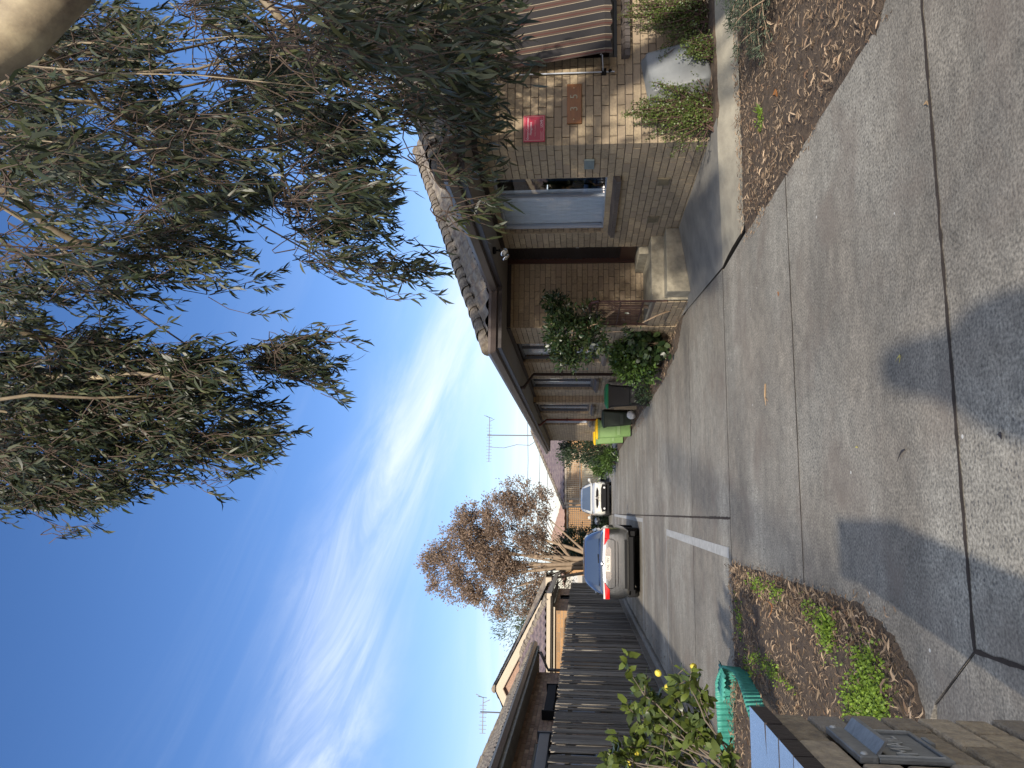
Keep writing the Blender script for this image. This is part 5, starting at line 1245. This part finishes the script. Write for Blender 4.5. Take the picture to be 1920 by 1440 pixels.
# ---------------------------------------------------------------- other trees and shrubs
def plant(name, label, cat, base, blobs, nclump, nper, sig, L, W, lm, wm__, stems=12, r0=.05, fork=.35, seed=0, group=None, shape='oval', up_=.2, out_=1.0, shell=.45, trunkpts=None, stem_end=1.0, foliage='foliage', twigr=.25, gapn=None):
    q = random.Random(seed); base = Vector(base); t = thing(name, label, cat, base, group=group)
    cl_ = []; tot = sum(b[1][0]*b[1][1]*b[1][2]*(b[2] if len(b) > 2 else 1) for b in blobs)
    for b in blobs:
        c, r_ = Vector(b[0]), b[1]; n = max(1, int(nclump*r_[0]*r_[1]*r_[2]*(b[2] if len(b) > 2 else 1)/tot))
        for _ in range(n):
            v = Vector((q.gauss(0, 1), q.gauss(0, 1), q.gauss(0, 1))).normalized()*(shell+(1-shell)*q.random()**.5)
            p_ = c+Vector((v.x*r_[0], v.y*r_[1], v.z*r_[2]))
            if gapn and MN.noise(p_*gapn[0]) < gapn[1]: continue
            cl_.append((p_, c))
    P, D, Ls = [], [], []
    for p_, c in cl_:
        s = sig*q.uniform(.6, 1.4); o_ = (p_-c).normalized() if (p_-c).length > 1e-3 else Vector((0, 0, 1))
        for _ in range(int(nper*q.uniform(.6, 1.4))):
            g_ = Vector((q.gauss(0, s), q.gauss(0, s), q.gauss(0, s*.8))); P.append(p_+g_)
            D.append(o_*out_+Vector((q.gauss(0, .7), q.gauss(0, .7), q.gauss(0, .6)+up_))); Ls.append(L*q.uniform(.6, 1.3))
    Ls = np.array(Ls); inv(leaves(foliage, P, D, Ls, Ls*W, lm, t, seed=seed, shape=shape), t)
    w = MB()
    if trunkpts:
        w.tube([Vector(p_) for p_ in trunkpts], [r0*(1-.5*i/(len(trunkpts)-1)) for i in range(len(trunkpts))], 10, jit=.06); root_ = Vector(trunkpts[-1])
    else: root_ = base
    for i in range(stems):
        e, c = q.choice(cl_); mid = root_.lerp(e, fork)+Vector((q.gauss(0, .06), q.gauss(0, .06), (e-root_).length*.12))
        end = root_.lerp(e, stem_end); rr = r0*.5*q.uniform(.5, 1) if trunkpts else r0*q.uniform(.5, 1)
        w.tube(bezier(root_, mid, mid.lerp(end, .6), end, 6), [rr*(1-.13*k) for k in range(7)], 6, jit=.08)
    inv(w.build('trunk' if r0 > .03 else 'stems', wm__, t, smooth=True), t)
    return t
# dead brown tree behind the grey car
bt = plant('brown_tree', 'tall tree with dead brown foliage and pale forked trunks behind the grey car', 'tree', (-2.35, 35.5, 0),
  [((-2.2, 35.6, 6.3), (2.0, 1.5, 2.3)), ((-.9, 35.6, 5.0), (2.0, 1.4, 2.0)), ((-.9, 35.3, 3.6), (1.3, 1.2, .8), .5), ((-3.3, 35.6, 4.6), (1.4, 1.1, 2.1)), ((.6, 35.6, 4.1), (1.1, .9, 1.4), .9), ((-2.6, 35.5, 7.8), (1.2, .9, 1.0), .9), ((-.6, 35.5, 6.4), (1.2, .9, 1.2), .7)],
  2300, 34, .13, .10, .42, M['brown_leaf'], M['pale_bark'], stems=26, r0=.10, seed=4, up_=.5, shell=.35, trunkpts=[(-2.35, 35.5, 0), (-2.3, 35.5, .9), (-2.35, 35.5, 1.6)], fork=.4, gapn=(1.25, -.13))
w = MB()
for a, b_2, r_ in (((-2.35, 35.5, .0), (-2.75, 35.4, 5.0), .16), ((-2.2, 35.4, .0), (-1.9, 35.4, 4.8), .17), ((-2.1, 35.5, .3), (-1.0, 35.4, 4.0), .13), ((-2.45, 35.4, .2), (-3.3, 35.4, 4.4), .10), ((-2.0, 35.4, .9), (-.3, 35.4, 2.9), .08), ((-2.2, 35.4, 1.2), (-2.3, 35.5, 6.5), .12)):
    a, b_2 = Vector(a), Vector(b_2); m_ = a.lerp(b_2, .5)+Vector((rg.uniform(-.15, .15), 0, 0)); w.tube(bezier(a, a.lerp(m_, .6), m_, b_2, 8), [r_*(1-.09*i) for i in range(9)], 9, jit=.08)
inv(w.build('limb', M['pale_bark'], bt, smooth=True), bt)
plant('feathery_tree', 'wispy grey green tree between the brown tree and the roofs behind the fence', 'tree', (-4.4, 38, 0),
  [((-4.5, 38, 3.6), (1.1, 1, 1.5)), ((-5.2, 38, 4.6), (1.0, .8, 1.2), .8), ((-3.8, 38, 2.6), (.9, .8, 1.0))], 230, 24, .22, .15, .22, M['grey_leaf'], M['pale_bark'], stems=10, r0=.07, seed=6, trunkpts=[(-4.4, 38, 0), (-4.4, 38, 2)], up_=.4)
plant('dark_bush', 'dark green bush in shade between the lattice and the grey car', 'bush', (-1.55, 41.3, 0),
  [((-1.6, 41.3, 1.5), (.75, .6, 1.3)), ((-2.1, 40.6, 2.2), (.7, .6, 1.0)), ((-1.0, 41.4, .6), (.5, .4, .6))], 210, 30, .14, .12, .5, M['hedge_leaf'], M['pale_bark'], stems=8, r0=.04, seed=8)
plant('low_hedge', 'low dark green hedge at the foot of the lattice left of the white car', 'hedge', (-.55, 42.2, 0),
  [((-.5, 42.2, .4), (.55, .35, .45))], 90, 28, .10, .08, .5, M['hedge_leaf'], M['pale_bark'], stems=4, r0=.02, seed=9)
# shrubs at the end of the brick units
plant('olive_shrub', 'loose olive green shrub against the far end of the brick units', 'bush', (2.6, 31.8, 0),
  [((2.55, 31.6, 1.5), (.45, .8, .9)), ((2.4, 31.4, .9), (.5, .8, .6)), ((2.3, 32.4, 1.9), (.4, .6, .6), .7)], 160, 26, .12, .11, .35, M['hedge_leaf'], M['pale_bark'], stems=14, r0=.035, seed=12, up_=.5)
plant('strappy_shrub', 'bright green bush at the driveway edge beyond the wheelie bins', 'bush', (2.1, 33.2, 0),
  [((2.05, 33.2, .55), (.5, .8, .5)), ((2.2, 31, .35), (.3, .8, .35), .8)], 120, 26, .10, .17, .2, M['mid_leaf'], M['pale_bark'], stems=6, r0=.02, seed=13, up_=.9, shape='lance')
# small tree by the porch railing
pt_ = plant('small_leafy_tree', 'slender small tree with dark glossy leaves in front of the porch railing', 'tree', (3.0, 11.25, 0),
  [((2.62, 11.25, 1.76), (.40, .34, .27)), ((2.92, 11.25, 1.85), (.20, .2, .14), .8), ((3.14, 11.25, 1.92), (.09, .1, .17), 3), ((2.28, 11.25, 1.68), (.15, .2, .22), 1.2), ((2.55, 11.25, 1.35), (.32, .26, .18), 1), ((2.93, 11.25, 1.40), (.14, .15, .16), 1.2), ((2.72, 11.2, .75), (.12, .12, .12), .8)],
  210, 20, .055, .075, .36, M['dark_leaf'], M['wood_pale'], stems=18, r0=.034, seed=15, trunkpts=[(3.02, 11.25, -.02), (3.02, 11.25, .35), (3.06, 11.25, .62), (3.04, 11.25, .98), (2.86, 11.25, 1.2), (2.72, 11.25, 1.42)], shell=.3, fork=.5)
w = MB(); w.tube([(3.02, 11.25, .1), (2.9, 11.2, .4), (2.78, 11.15, .62)], [.018, .013, .008], 7); inv(w.build('branch', M['wood_pale'], pt_, smooth=True), pt_); w = MB(); w.tube([(3.04, 11.25, .95), (3.1, 11.2, 1.15), (3.12, 11.2, 1.3), (2.95, 11.2, 1.5)], [.014, .012, .01, .006], 7); inv(w.build('branch', M['wood_pale'], pt_, smooth=True), pt_)
plant('green_bush', 'dense bright green rounded bush in front of the second brick wall section', 'bush', (2.68, 14.2, 0),
  [((2.70, 13.5, .58), (.27, .50, .36)), ((2.66, 14.0, .50), (.25, .36, .32)), ((2.74, 13.1, .76), (.18, .30, .20), .8)], 300, 26, .06, .062, .62, M['mid_leaf'], M['wood_pale'], stems=8, r0=.015, seed=17, shell=.6)
plant('broad_leaf_plant', 'dark broad leaved plant at the near end of the bright green bush', 'plant', (2.80, 12.7, 0),
  [((2.80, 12.7, .42), (.16, .3, .24))], 46, 10, .07, .12, .75, M['dark_leaf'], M['wood_pale'], stems=6, r0=.012, seed=18, shell=.5)
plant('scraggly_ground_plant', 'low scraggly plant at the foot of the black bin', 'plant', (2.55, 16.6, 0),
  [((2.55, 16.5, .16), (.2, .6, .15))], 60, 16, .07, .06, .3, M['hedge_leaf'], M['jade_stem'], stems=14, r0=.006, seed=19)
# jade bushes on the front wall
def jade(label, base, spread, h, n, seed, per=70):
    q = random.Random(seed); t = thing('jade_bush', label, 'bush', base, group='jade bushes in front of the sunlit wall'); w = MB(); P, D, Ls = [], [], []
    for i in range(n):
        a = q.uniform(0, 2*PI); rr = abs(q.gauss(0, .5)); e = Vector(base)+Vector((math.cos(a)*spread*rr, math.sin(a)*.16*min(rr, 1)-.03, h*q.uniform(.25, 1.0)*(1.05-.35*min(rr, 1.6))))
        b0 = Vector(base)+Vector((q.gauss(0, .08), q.gauss(0, .03), 0)); mid = b0.lerp(e, .5)+Vector(((e-b0).x*.25, q.uniform(-.08, .02), .02))
        if e.y > 7.79: e.y = 7.79
        pts = bezier(b0, mid, mid.lerp(e, .5), e, 6); w.tube(pts, [.008, .007, .006, .005, .004, .003, .002], 4, cap=False)
        for k in range(per):
            tt = (q.random()**.75)*6; j_ = min(int(tt), 5); c = pts[j_].lerp(pts[j_+1], tt-j_); s = .035 if tt < 4.6 else .014
            P.append(c+Vector((q.gauss(0, s), q.gauss(0, s), q.gauss(0, s)))); D.append(Vector((q.gauss(0, 1), q.gauss(-.3, 1), q.gauss(.3, .8)))); Ls.append(q.uniform(.013, .025))
    inv(w.build('stems', M['jade_stem'], t), t); Ls = np.array(Ls); inv(leaves('foliage', P, D, Ls, Ls*.8, M['jade'], t, shape='oval', curve=.05, seed=seed), t)
jade('jade bush with tiny round leaves between the wall corner and the grey tub', (4.12, 7.56, .16), .42, .92, 120, 31)
jade('jade bush with tiny round leaves to the right of the grey tub', (5.28, 7.60, .16), .55, .95, 130, 32, 60)
jade('low jade bush sprig growing over the lower edge of the grey tub', (4.78, 7.45, .16), .25, .42, 26, 33, 55)
# grey green sprawling shrub
q = random.Random(41); t = thing('sprawling_shrub', 'sprawling grey green shrub with fine needle leaves in the right bed', 'bush', (4.35, 5.35, .05)); w = MB(); P, D, Ls = [], [], []
for i in range(190):
    a = q.uniform(0, 2*PI); rr = q.uniform(.25, 1); b0 = Vector((4.35+q.gauss(0, .2), 5.35+q.gauss(0, .2), .08)); e = b0+Vector((math.cos(a)*.78*rr, math.sin(a)*.66*rr, q.uniform(.02, .36)*(1.2-rr*.7)))
    mid = b0.lerp(e, .5)+Vector((0, 0, .12)); pts = bezier(b0, mid, mid.lerp(e, .5), e, 6); w.tube(pts, [.006, .005, .004, .004, .003, .002, .0015], 4, cap=False)
    dr_ = (e-b0).normalized()
    for k in range(85):
        tt = q.random()**.6*6; j_ = min(int(tt), 5); c = pts[j_].lerp(pts[j_+1], tt-j_); P.append(c+Vector((q.gauss(0, .022), q.gauss(0, .022), q.gauss(0, .018)))); D.append(dr_*.8+Vector((q.gauss(0, .6), q.gauss(0, .6), q.gauss(.2, .5)))); Ls.append(q.uniform(.022, .045))
inv(w.build('stems', M['wood_pale'], t), t); Ls = np.array(Ls); inv(leaves('foliage', P, D, Ls, Ls*.2, M['grey_leaf'], t, curve=.1, seed=44), t)
# lemon tree
q = random.Random(51); lt = thing('lemon_tree', 'small sparse lemon tree with yellowing leaves and a few lemons behind the letterbox pillar', 'tree', (-1.72, 5.15, .05))
w = MB(); w.tube([(-1.72, 5.15, .0), (-1.70, 5.15, .25), (-1.66, 5.2, .46)], [.035, .03, .026], 9, jit=.08)
P, D, Ls = [], [], []
ends = [(1180, 1262, 4.9), (1205, 1300, 5.0), (1240, 1310, 5.1), (1215, 1345, 5.0), (1240, 1375, 5.0), (1190, 1345, 5.2), (1265, 1330, 5.2), (1300, 1240, 4.8), (1285, 1258, 4.8), (1130, 1415, 5.2), (1150, 1425, 5.3), (1200, 1400, 5.4), (1225, 1420, 5.4), (1300, 1350, 4.8), (1330, 1380, 4.7), (1360, 1400, 4.6), (1345, 1440, 4.9), (1295, 1320, 5.0), (1180, 1380, 5.4), (1160, 1460, 5.3), (1250, 1400, 5.6), (1210, 1450, 5.2), (1290, 1395, 5.3), (1255, 1285, 4.9), (1320, 1310, 4.8), (1255, 1445, 5.1), (1185, 1310, 5.2), (1225, 1330, 5.4), (1270, 1360, 5.4), (1140, 1365, 5.4)]
root_ = Vector((-1.66, 5.2, .46))
for x, y, d in ends:
    e = px(x, y, d); mid = root_.lerp(e, .5)+Vector((q.gauss(0, .06), q.gauss(0, .06), .10)); pts = bezier(root_, mid, mid.lerp(e, .55), e, 8)
    pts = [p_+Vector((q.gauss(0, .012), q.gauss(0, .012), q.gauss(0, .012))) for p_ in pts]; pts[0] = root_
    w.tube(pts, [.010, .009, .007, .006, .005, .005, .004, .003, .002], 6)
    for s_ in range(4):
        i = q.choice((5, 6, 7, 8)); a = pts[i]; b2 = a+Vector((q.gauss(0, .07), q.gauss(0, .07), q.gauss(.02, .06))); w.tube([a, a.lerp(b2, .5)+Vector((0, 0, .01)), b2], [.004, .003, .002], 4)
        for k in range(9): P.append(a.lerp(b2, q.random())); D.append(Vector((q.gauss(0, 1), q.gauss(0, 1), q.gauss(.25, .7)))); Ls.append(q.uniform(.05, .105))
inv(w.build('branches', M['lemon_wood'], lt, smooth=True), lt); Ls = np.array(Ls); inv(leaves('foliage', P, D, Ls, Ls*.50, M['lemon_leaf'], lt, shape='oval', curve=.18, cup=.3, seed=52), lt)
for x, y, d in ((1234, 1262, 4.85), (1179, 1429, 5.2), (1195, 1414, 5.2), (1252, 1288, 4.9), (1300, 1250, 4.75)):
    b = MB(); rr = .022; b.lathe((0, 0, 0), [(0, -1.25*rr), (rr*.25, -1.15*rr), (rr*.8, -.7*rr), (rr, 0), (rr*.8, .7*rr), (rr*.3, 1.12*rr), (0, 1.3*rr)], 14); o = b.build('lemon', M['lemon'], lt, smooth=True)
    o.location = px(x, y, d)-lt.location; o.rotation_euler = (q.uniform(0, 2), q.uniform(0, 2), 0)

# ---------------------------------------------------------------- litter, weeds, small finds
def scatter(name, regions, L, W, m, z=.03, seed=0, flat=.25, curve=.5, shape='lance', kind='stuff', parent=None):
    q = random.Random(seed); P, D, Ls = [], [], []
    for fn, bx, n, zz in regions:
        k = 0; tr_ = 0
        while k < n and tr_ < n*30:
            tr_ += 1; x, y = q.uniform(bx[0], bx[1]), q.uniform(bx[2], bx[3])
            if not fn(x, y): continue
            k += 1; a = q.uniform(0, 2*PI); P.append((x, y, zz+q.uniform(0, .02))); D.append((math.cos(a), math.sin(a), q.gauss(.05, flat))); Ls.append(q.uniform(*L))
    Ls = np.array(Ls); o = leaves(name, P, D, Ls, Ls*W, m, parent, curve=curve, seed=seed, shape=shape); tag(o, kind=kind); return o
nz_ = lambda f, th, s=2.2, o=0: (lambda x, y: f(x, y) and MN.noise(Vector((x*s, y*s, o))) > th)
edge = lambda x, y: in_left(x, y) and (y < 4.6 or x > -.75) 
scatter('leaf_litter', [(in_left, (-2.0, -.45, 3.7, 8.1), 2600, .035), (edge, (-1.6, -.45, 3.7, 8.1), 2200, .035), (in_right, (2.5, 6.5, 3.5, 7.0), 6500, .045), (in_front, (4, 7.5, 7.36, 7.8), 300, .19), (in_side, (2.5, 3.0, 11.4, 24), 1300, .05), (in_tube, (-2.8, -1.45, 6.2, 8.0), 1500, .10)], (.025, .085), .14, M['litter'], seed=61, curve=.7)
scatter('fine_debris', [(in_left, (-2.0, -.45, 3.7, 8.1), 9000, .032), (in_right, (2.5, 6.5, 3.5, 7.0), 13000, .044), (in_tube, (-2.8, -1.45, 6.0, 8.0), 900, .09)], (.012, .04), .14, M['litter'], seed=62)
edge_dirt = lambda x, y: abs(x-2.55-.10*MN.noise(Vector((0, y*1.3, 0)))) < .10*abs(MN.noise(Vector((0, y*.7, 5))))+.03
scatter('edge_debris', [(edge_dirt, (2.3, 2.75, 3.6, 7.0), 500, .003), (lambda x, y: True, (2.35, 2.62, 12.4, 22), 300, .004), (lambda x, y: True, (2.2, 2.6, 18.5, 22), 420, .005), (lambda x, y: abs(x+.47) < .05, (-.55, -.38, 4.0, 8.1), 260, .004), (lambda x, y: True, (-2.8, -2.45, 8.5, 22), 300, .004)], (.01, .05), .16, M['litter'], seed=63, curve=.6)
spots = [(-.95, 4.30, .13, .12, 1150), (-1.02, 4.6, .06, .08, 120), (-.68, 4.95, .06, .09, 200), (-.60, 5.3, .04, .10, 50), (-1.18, 6.5, .04, .30, 150), (-1.3, 7.2, .04, .15, 40), (-.57, 6.75, .035, .16, 70), (-.57, 6.2, .03, .12, 50), (3.2, 6.0, .05, .06, 60), (3.6, 4.6, .07, .08, 50), (-.95, 7.6, .10, .1, 60)]
q = random.Random(71); P, D, Ls = [], [], []
for cx_, cy_, sx1, sy1, n in spots:
    for _ in range(n):
        x, y = q.gauss(cx_, sx1), q.gauss(cy_, sy1)
        if not (in_left(x, y) or in_right(x, y)) : continue
        for _2 in range(3): P.append((x+q.gauss(0, .006), y+q.gauss(0, .006), .045+q.uniform(0, .035))); D.append((q.gauss(0, 1), q.gauss(0, 1), q.gauss(.3, .3))); Ls.append(q.uniform(.010, .019))
Ls = np.array(Ls); tag(leaves('clover_patches', P, D, Ls, Ls*.95, M['clover'], shape='oval', curve=.05, seed=72), kind='stuff')
def tuft(label, x, y, z, n, L, seed, m='clover'):
    q = random.Random(seed); P, D, Ls = [], [], []
    for _ in range(n): a = q.uniform(0, 2*PI); P.append((q.gauss(0, .006), q.gauss(0, .006), 0)); D.append((math.cos(a), math.sin(a), q.uniform(.3, 1.4))); Ls.append(L*q.uniform(.6, 1.1))
    Ls = np.array(Ls); o = leaves('weed', P, D, Ls, Ls*.17, M[m], curve=.5, seed=seed); o.location = (x, y, z); tag(o, label, 'weed')
tuft('star shaped bright green weed growing in the clover of the left bed', -.66, 4.93, .05, 16, .11, 81)
tuft('single bright green weed tuft in the bare soil of the right bed', 3.28, 6.02, .06, 34, .075, 82)
def fallen(name, label, x, y, z, L, W, m, rz, curl, cat='leaf', seed=1):
    b = MB(); rows_ = []
    for i in range(9):
        t = i/8; w = W*math.sin(PI*min(1, t*1.02+.02))**.8; rows_.append([(L*(t-.5), s*w/2+curl*.6*(t-.5)**2*L*4, abs(s)*w*.25+curl*L*((t-.5)**2)*.9+.004) for s in (-1, 0, 1)])
    b.grid(rows_); o = b.build(name, m, smooth=True); o.location = (x, y, z); o.rotation_euler = (0, 0, rz); md = o.modifiers.new('t', 'SOLIDIFY'); md.thickness = .0015; tag(o, label, cat); return o
M['leaf_orange'] = mat('orange_dead_leaf', (.42, .17, .05), .6, .2, 14); M['leaf_yellow'] = mat('yellow_leaf', (.60, .52, .14), .6, .2, 14); M['leaf_dark'] = mat('dark_leaf_litter', (.05, .042, .04), .7, .2, 14); M['leaf_tan'] = mat('tan_dead_leaf', (.40, .27, .15), .7, .2, 14)
c = lambda x, y: (lambda r_: (r_[0], r_[1]))(tuple(px(x, y, 1.0)-Vector((0, 0, CAM_H)))) 
def gp(x, y):
    r_ = px(x, y, 1.0)-Vector((0, 0, CAM_H)); t = CAM_H/-r_.z; return r_.x*t, r_.y*t
for nm, lb_, x, y, L, W, mm, rz, cu in (('fallen_leaf', 'small curled yellow leaf lying on the driveway', 1690, 667, .045, .014, 'leaf_yellow', 1.2, 1.2), ('fallen_leaf', 'dark grey gum leaf lying on the speckled part of the driveway', 1693, 848, .12, .013, 'leaf_dark', 2.0, .3),
   ('fallen_leaf', 'little orange leaf on the driveway near its right edge', 1461, 549, .05, .02, 'leaf_orange', .6, .5), ('fallen_leaf', 'large orange dead leaf lying in the litter of the right bed', 1470, 172, .15, .045, 'leaf_orange', 1.0, .3),
   ('fallen_leaf', 'pale orange leaf at the driveway edge of the right bed, under the grey green shrub', 1578, 88, .12, .04, 'leaf_tan', .3, .4), ('fallen_leaf', 'curled orange strip of leaf in the soil of the left bed', 1462, 1138, .13, .025, 'leaf_orange', .4, .9),
   ('fallen_leaf', 'black shrivelled leaf on the driveway close to the bottom edge', 1880, 814, .035, .02, 'leaf_dark', 1.0, .6), ('fallen_leaf', 'yellowish leaf lying flat on the middle of the driveway', 1608, 838, .04, .010, 'leaf_yellow', 1.5, .2), ('fallen_leaf', 'tan leaf caught on the joint at the right of the driveway', 1740, 192, .05, .016, 'leaf_tan', 1.1, .4)):
    gx, gy = gp(x, y); fallen(nm, lb_, gx, gy, .05 if 'bed' in lb_ and 'edge' not in lb_ else .0, L, W, M[mm], rz, cu)
gx, gy = gp(1437, 740); b = MB(); b.tube([(-.0, -.09, .008), (.01, 0, .01), (0, .02, .012), (-.005, .09, .008)], [.006, .007, .005, .002], 6); b.tube([(.0, .02, .01), (-.09, .06, .012)], [.003, .002], 5); o = b.build('fallen_twig', M['leaf_tan'], smooth=True); o.location = (gx, gy, 0); o.rotation_euler = (0, 0, 1.5); tag(o, 'forked tan twig lying on the middle of the driveway', 'twig')
print('verts', sum(len(m.vertices) for m in bpy.data.meshes))

# ---------------------------------------------------------------- what stands behind the viewpoint and throws its shadow into the picture
person = thing('person', 'person holding a phone up at eye level, whose shadow falls across the near driveway', 'person', (.02, -.38, 0))
def skinned(name, pts, edges, m, parent, sub=2):
    me = bpy.data.meshes.new(name); me.from_pydata([p[0] for p in pts], edges, []); o = link(name, me, m, parent)
    o.modifiers.new('skin', 'SKIN'); pass
    for i, p in enumerate(pts):
        v = me.skin_vertices[0].data[i]; r_ = p[1]; v.radius = r_ if isinstance(r_, tuple) else (r_, r_); v.use_root = (i == 0)
    md = o.modifiers.new('sub', 'SUBSURF'); md.levels = sub; md.render_levels = sub
    for pl__ in me.polygons: pl__.use_smooth = True
    return o
M['skin'] = mat('skin', (.42, .26, .19), .5, .1, 10); M['jacket'] = mat('navy_jacket', (.03, .04, .07), .8, .2, 20); M['jeans'] = mat('blue_jeans', (.05, .07, .12), .85, .3, 20); M['hair'] = mat('dark_hair', (.03, .02, .015), .6, .3, 30, stretch=(10, 10, 1))
pts = [((0, 0, .95), (.16, .11)), ((0, 0, 1.12), (.14, .10)), ((0, 0, 1.30), (.17, .11)), ((0, .01, 1.42), (.12, .08)), ((0, .02, 1.49), .052), ((0, .03, 1.55), .07), ((0, .035, 1.62), .088), ((0, .03, 1.68), .075),
 ((-.10, 0, .88), .10), ((-.12, .01, .50), .062), ((-.13, -.01, .09), .042), ((-.135, .12, .035), .035), ((.10, 0, .88), .10), ((.12, .01, .50), .062), ((.13, -.01, .09), .042), ((.135, .12, .035), .035),
 ((-.19, .0, 1.39), .058), ((-.24, .10, 1.17), .044), ((-.09, .28, 1.40), .030), ((-.06, .32, 1.44), .026), ((.19, .0, 1.39), .058), ((.24, .10, 1.17), .044), ((.09, .28, 1.40), .030), ((.06, .32, 1.44), .026)]
ed = [(0, 1), (1, 2), (2, 3), (3, 4), (4, 5), (5, 6), (6, 7), (0, 8), (8, 9), (9, 10), (10, 11), (0, 12), (12, 13), (13, 14), (14, 15), (3, 16), (16, 17), (17, 18), (18, 19), (3, 20), (20, 21), (21, 22), (22, 23)]
k = len(pts)
for s_ in (-1, 1):
    w0 = 19 if s_ < 0 else 23
    for f in range(4):
        z = 1.475-.019*f; pts += [((s_*.050, .345, z), .0085), ((s_*.030, .362, z+.002), .008), ((s_*.012, .358, z), .007)]; ed += [(w0, k), (k, k+1), (k+1, k+2)]; k += 3
    pts += [((s_*.050, .325, 1.485), .010), ((s_*.030, .322, 1.50), .009)]; ed += [(w0, k), (k, k+1)]; k += 2
skinned('body', pts, ed, M['skin'], person)
skinned('jacket', [((0, 0, .93), (.185, .135)), ((0, 0, 1.12), (.165, .125)), ((0, 0, 1.30), (.19, .13)), ((0, .01, 1.425), (.13, .09)), ((-.195, 0, 1.39), .07), ((-.245, .10, 1.165), .056), ((-.11, .25, 1.37), .042), ((.195, 0, 1.39), .07), ((.245, .10, 1.165), .056), ((.11, .25, 1.37), .042)], [(0, 1), (1, 2), (2, 3), (3, 4), (4, 5), (5, 6), (3, 7), (7, 8), (8, 9)], M['jacket'], person)
skinned('trousers', [((0, 0, .96), (.165, .12)), ((-.10, 0, .87), .115), ((-.12, .01, .50), .08), ((-.13, -.005, .12), .062), ((.10, 0, .87), .115), ((.12, .01, .50), .08), ((.13, -.005, .12), .062)], [(0, 1), (1, 2), (2, 3), (0, 4), (4, 5), (5, 6)], M['jeans'], person)
b = MB(); b.lathe((0, -.02, 1.60), [(.13, -.20), (.15, -.12), (.145, -.02), (.13, .08), (.10, .14), (.05, .17), (0, .175)], 16); hr = b.build('hair', M['hair'], person, smooth=True)
b = MB(); b.box(-.036, -.030, 1.405, .036, -.022, 1.555); o = b.build('phone', M['carblack'], bevel=.003); tag(o, 'dark phone held upright in both hands of the person', 'phone')
pole = thing('power_pole', 'timber power pole on the street, whose soft shadow runs along the driveway', 'pole', (-4.6, -20, 0))
b = MB(); b.tube([(0, 0, -.1), (0, 0, 4), (0, 0, 14)], [.17, .15, .13], 14); b.build('shaft', M['timber_rail'], pole, smooth=True)
b = MB(); b.lathe((0, 0, 14), [(.15, 0), (.12, .06), (0, .09)], 14); b.build('pole_cap', M['antenna'], pole)
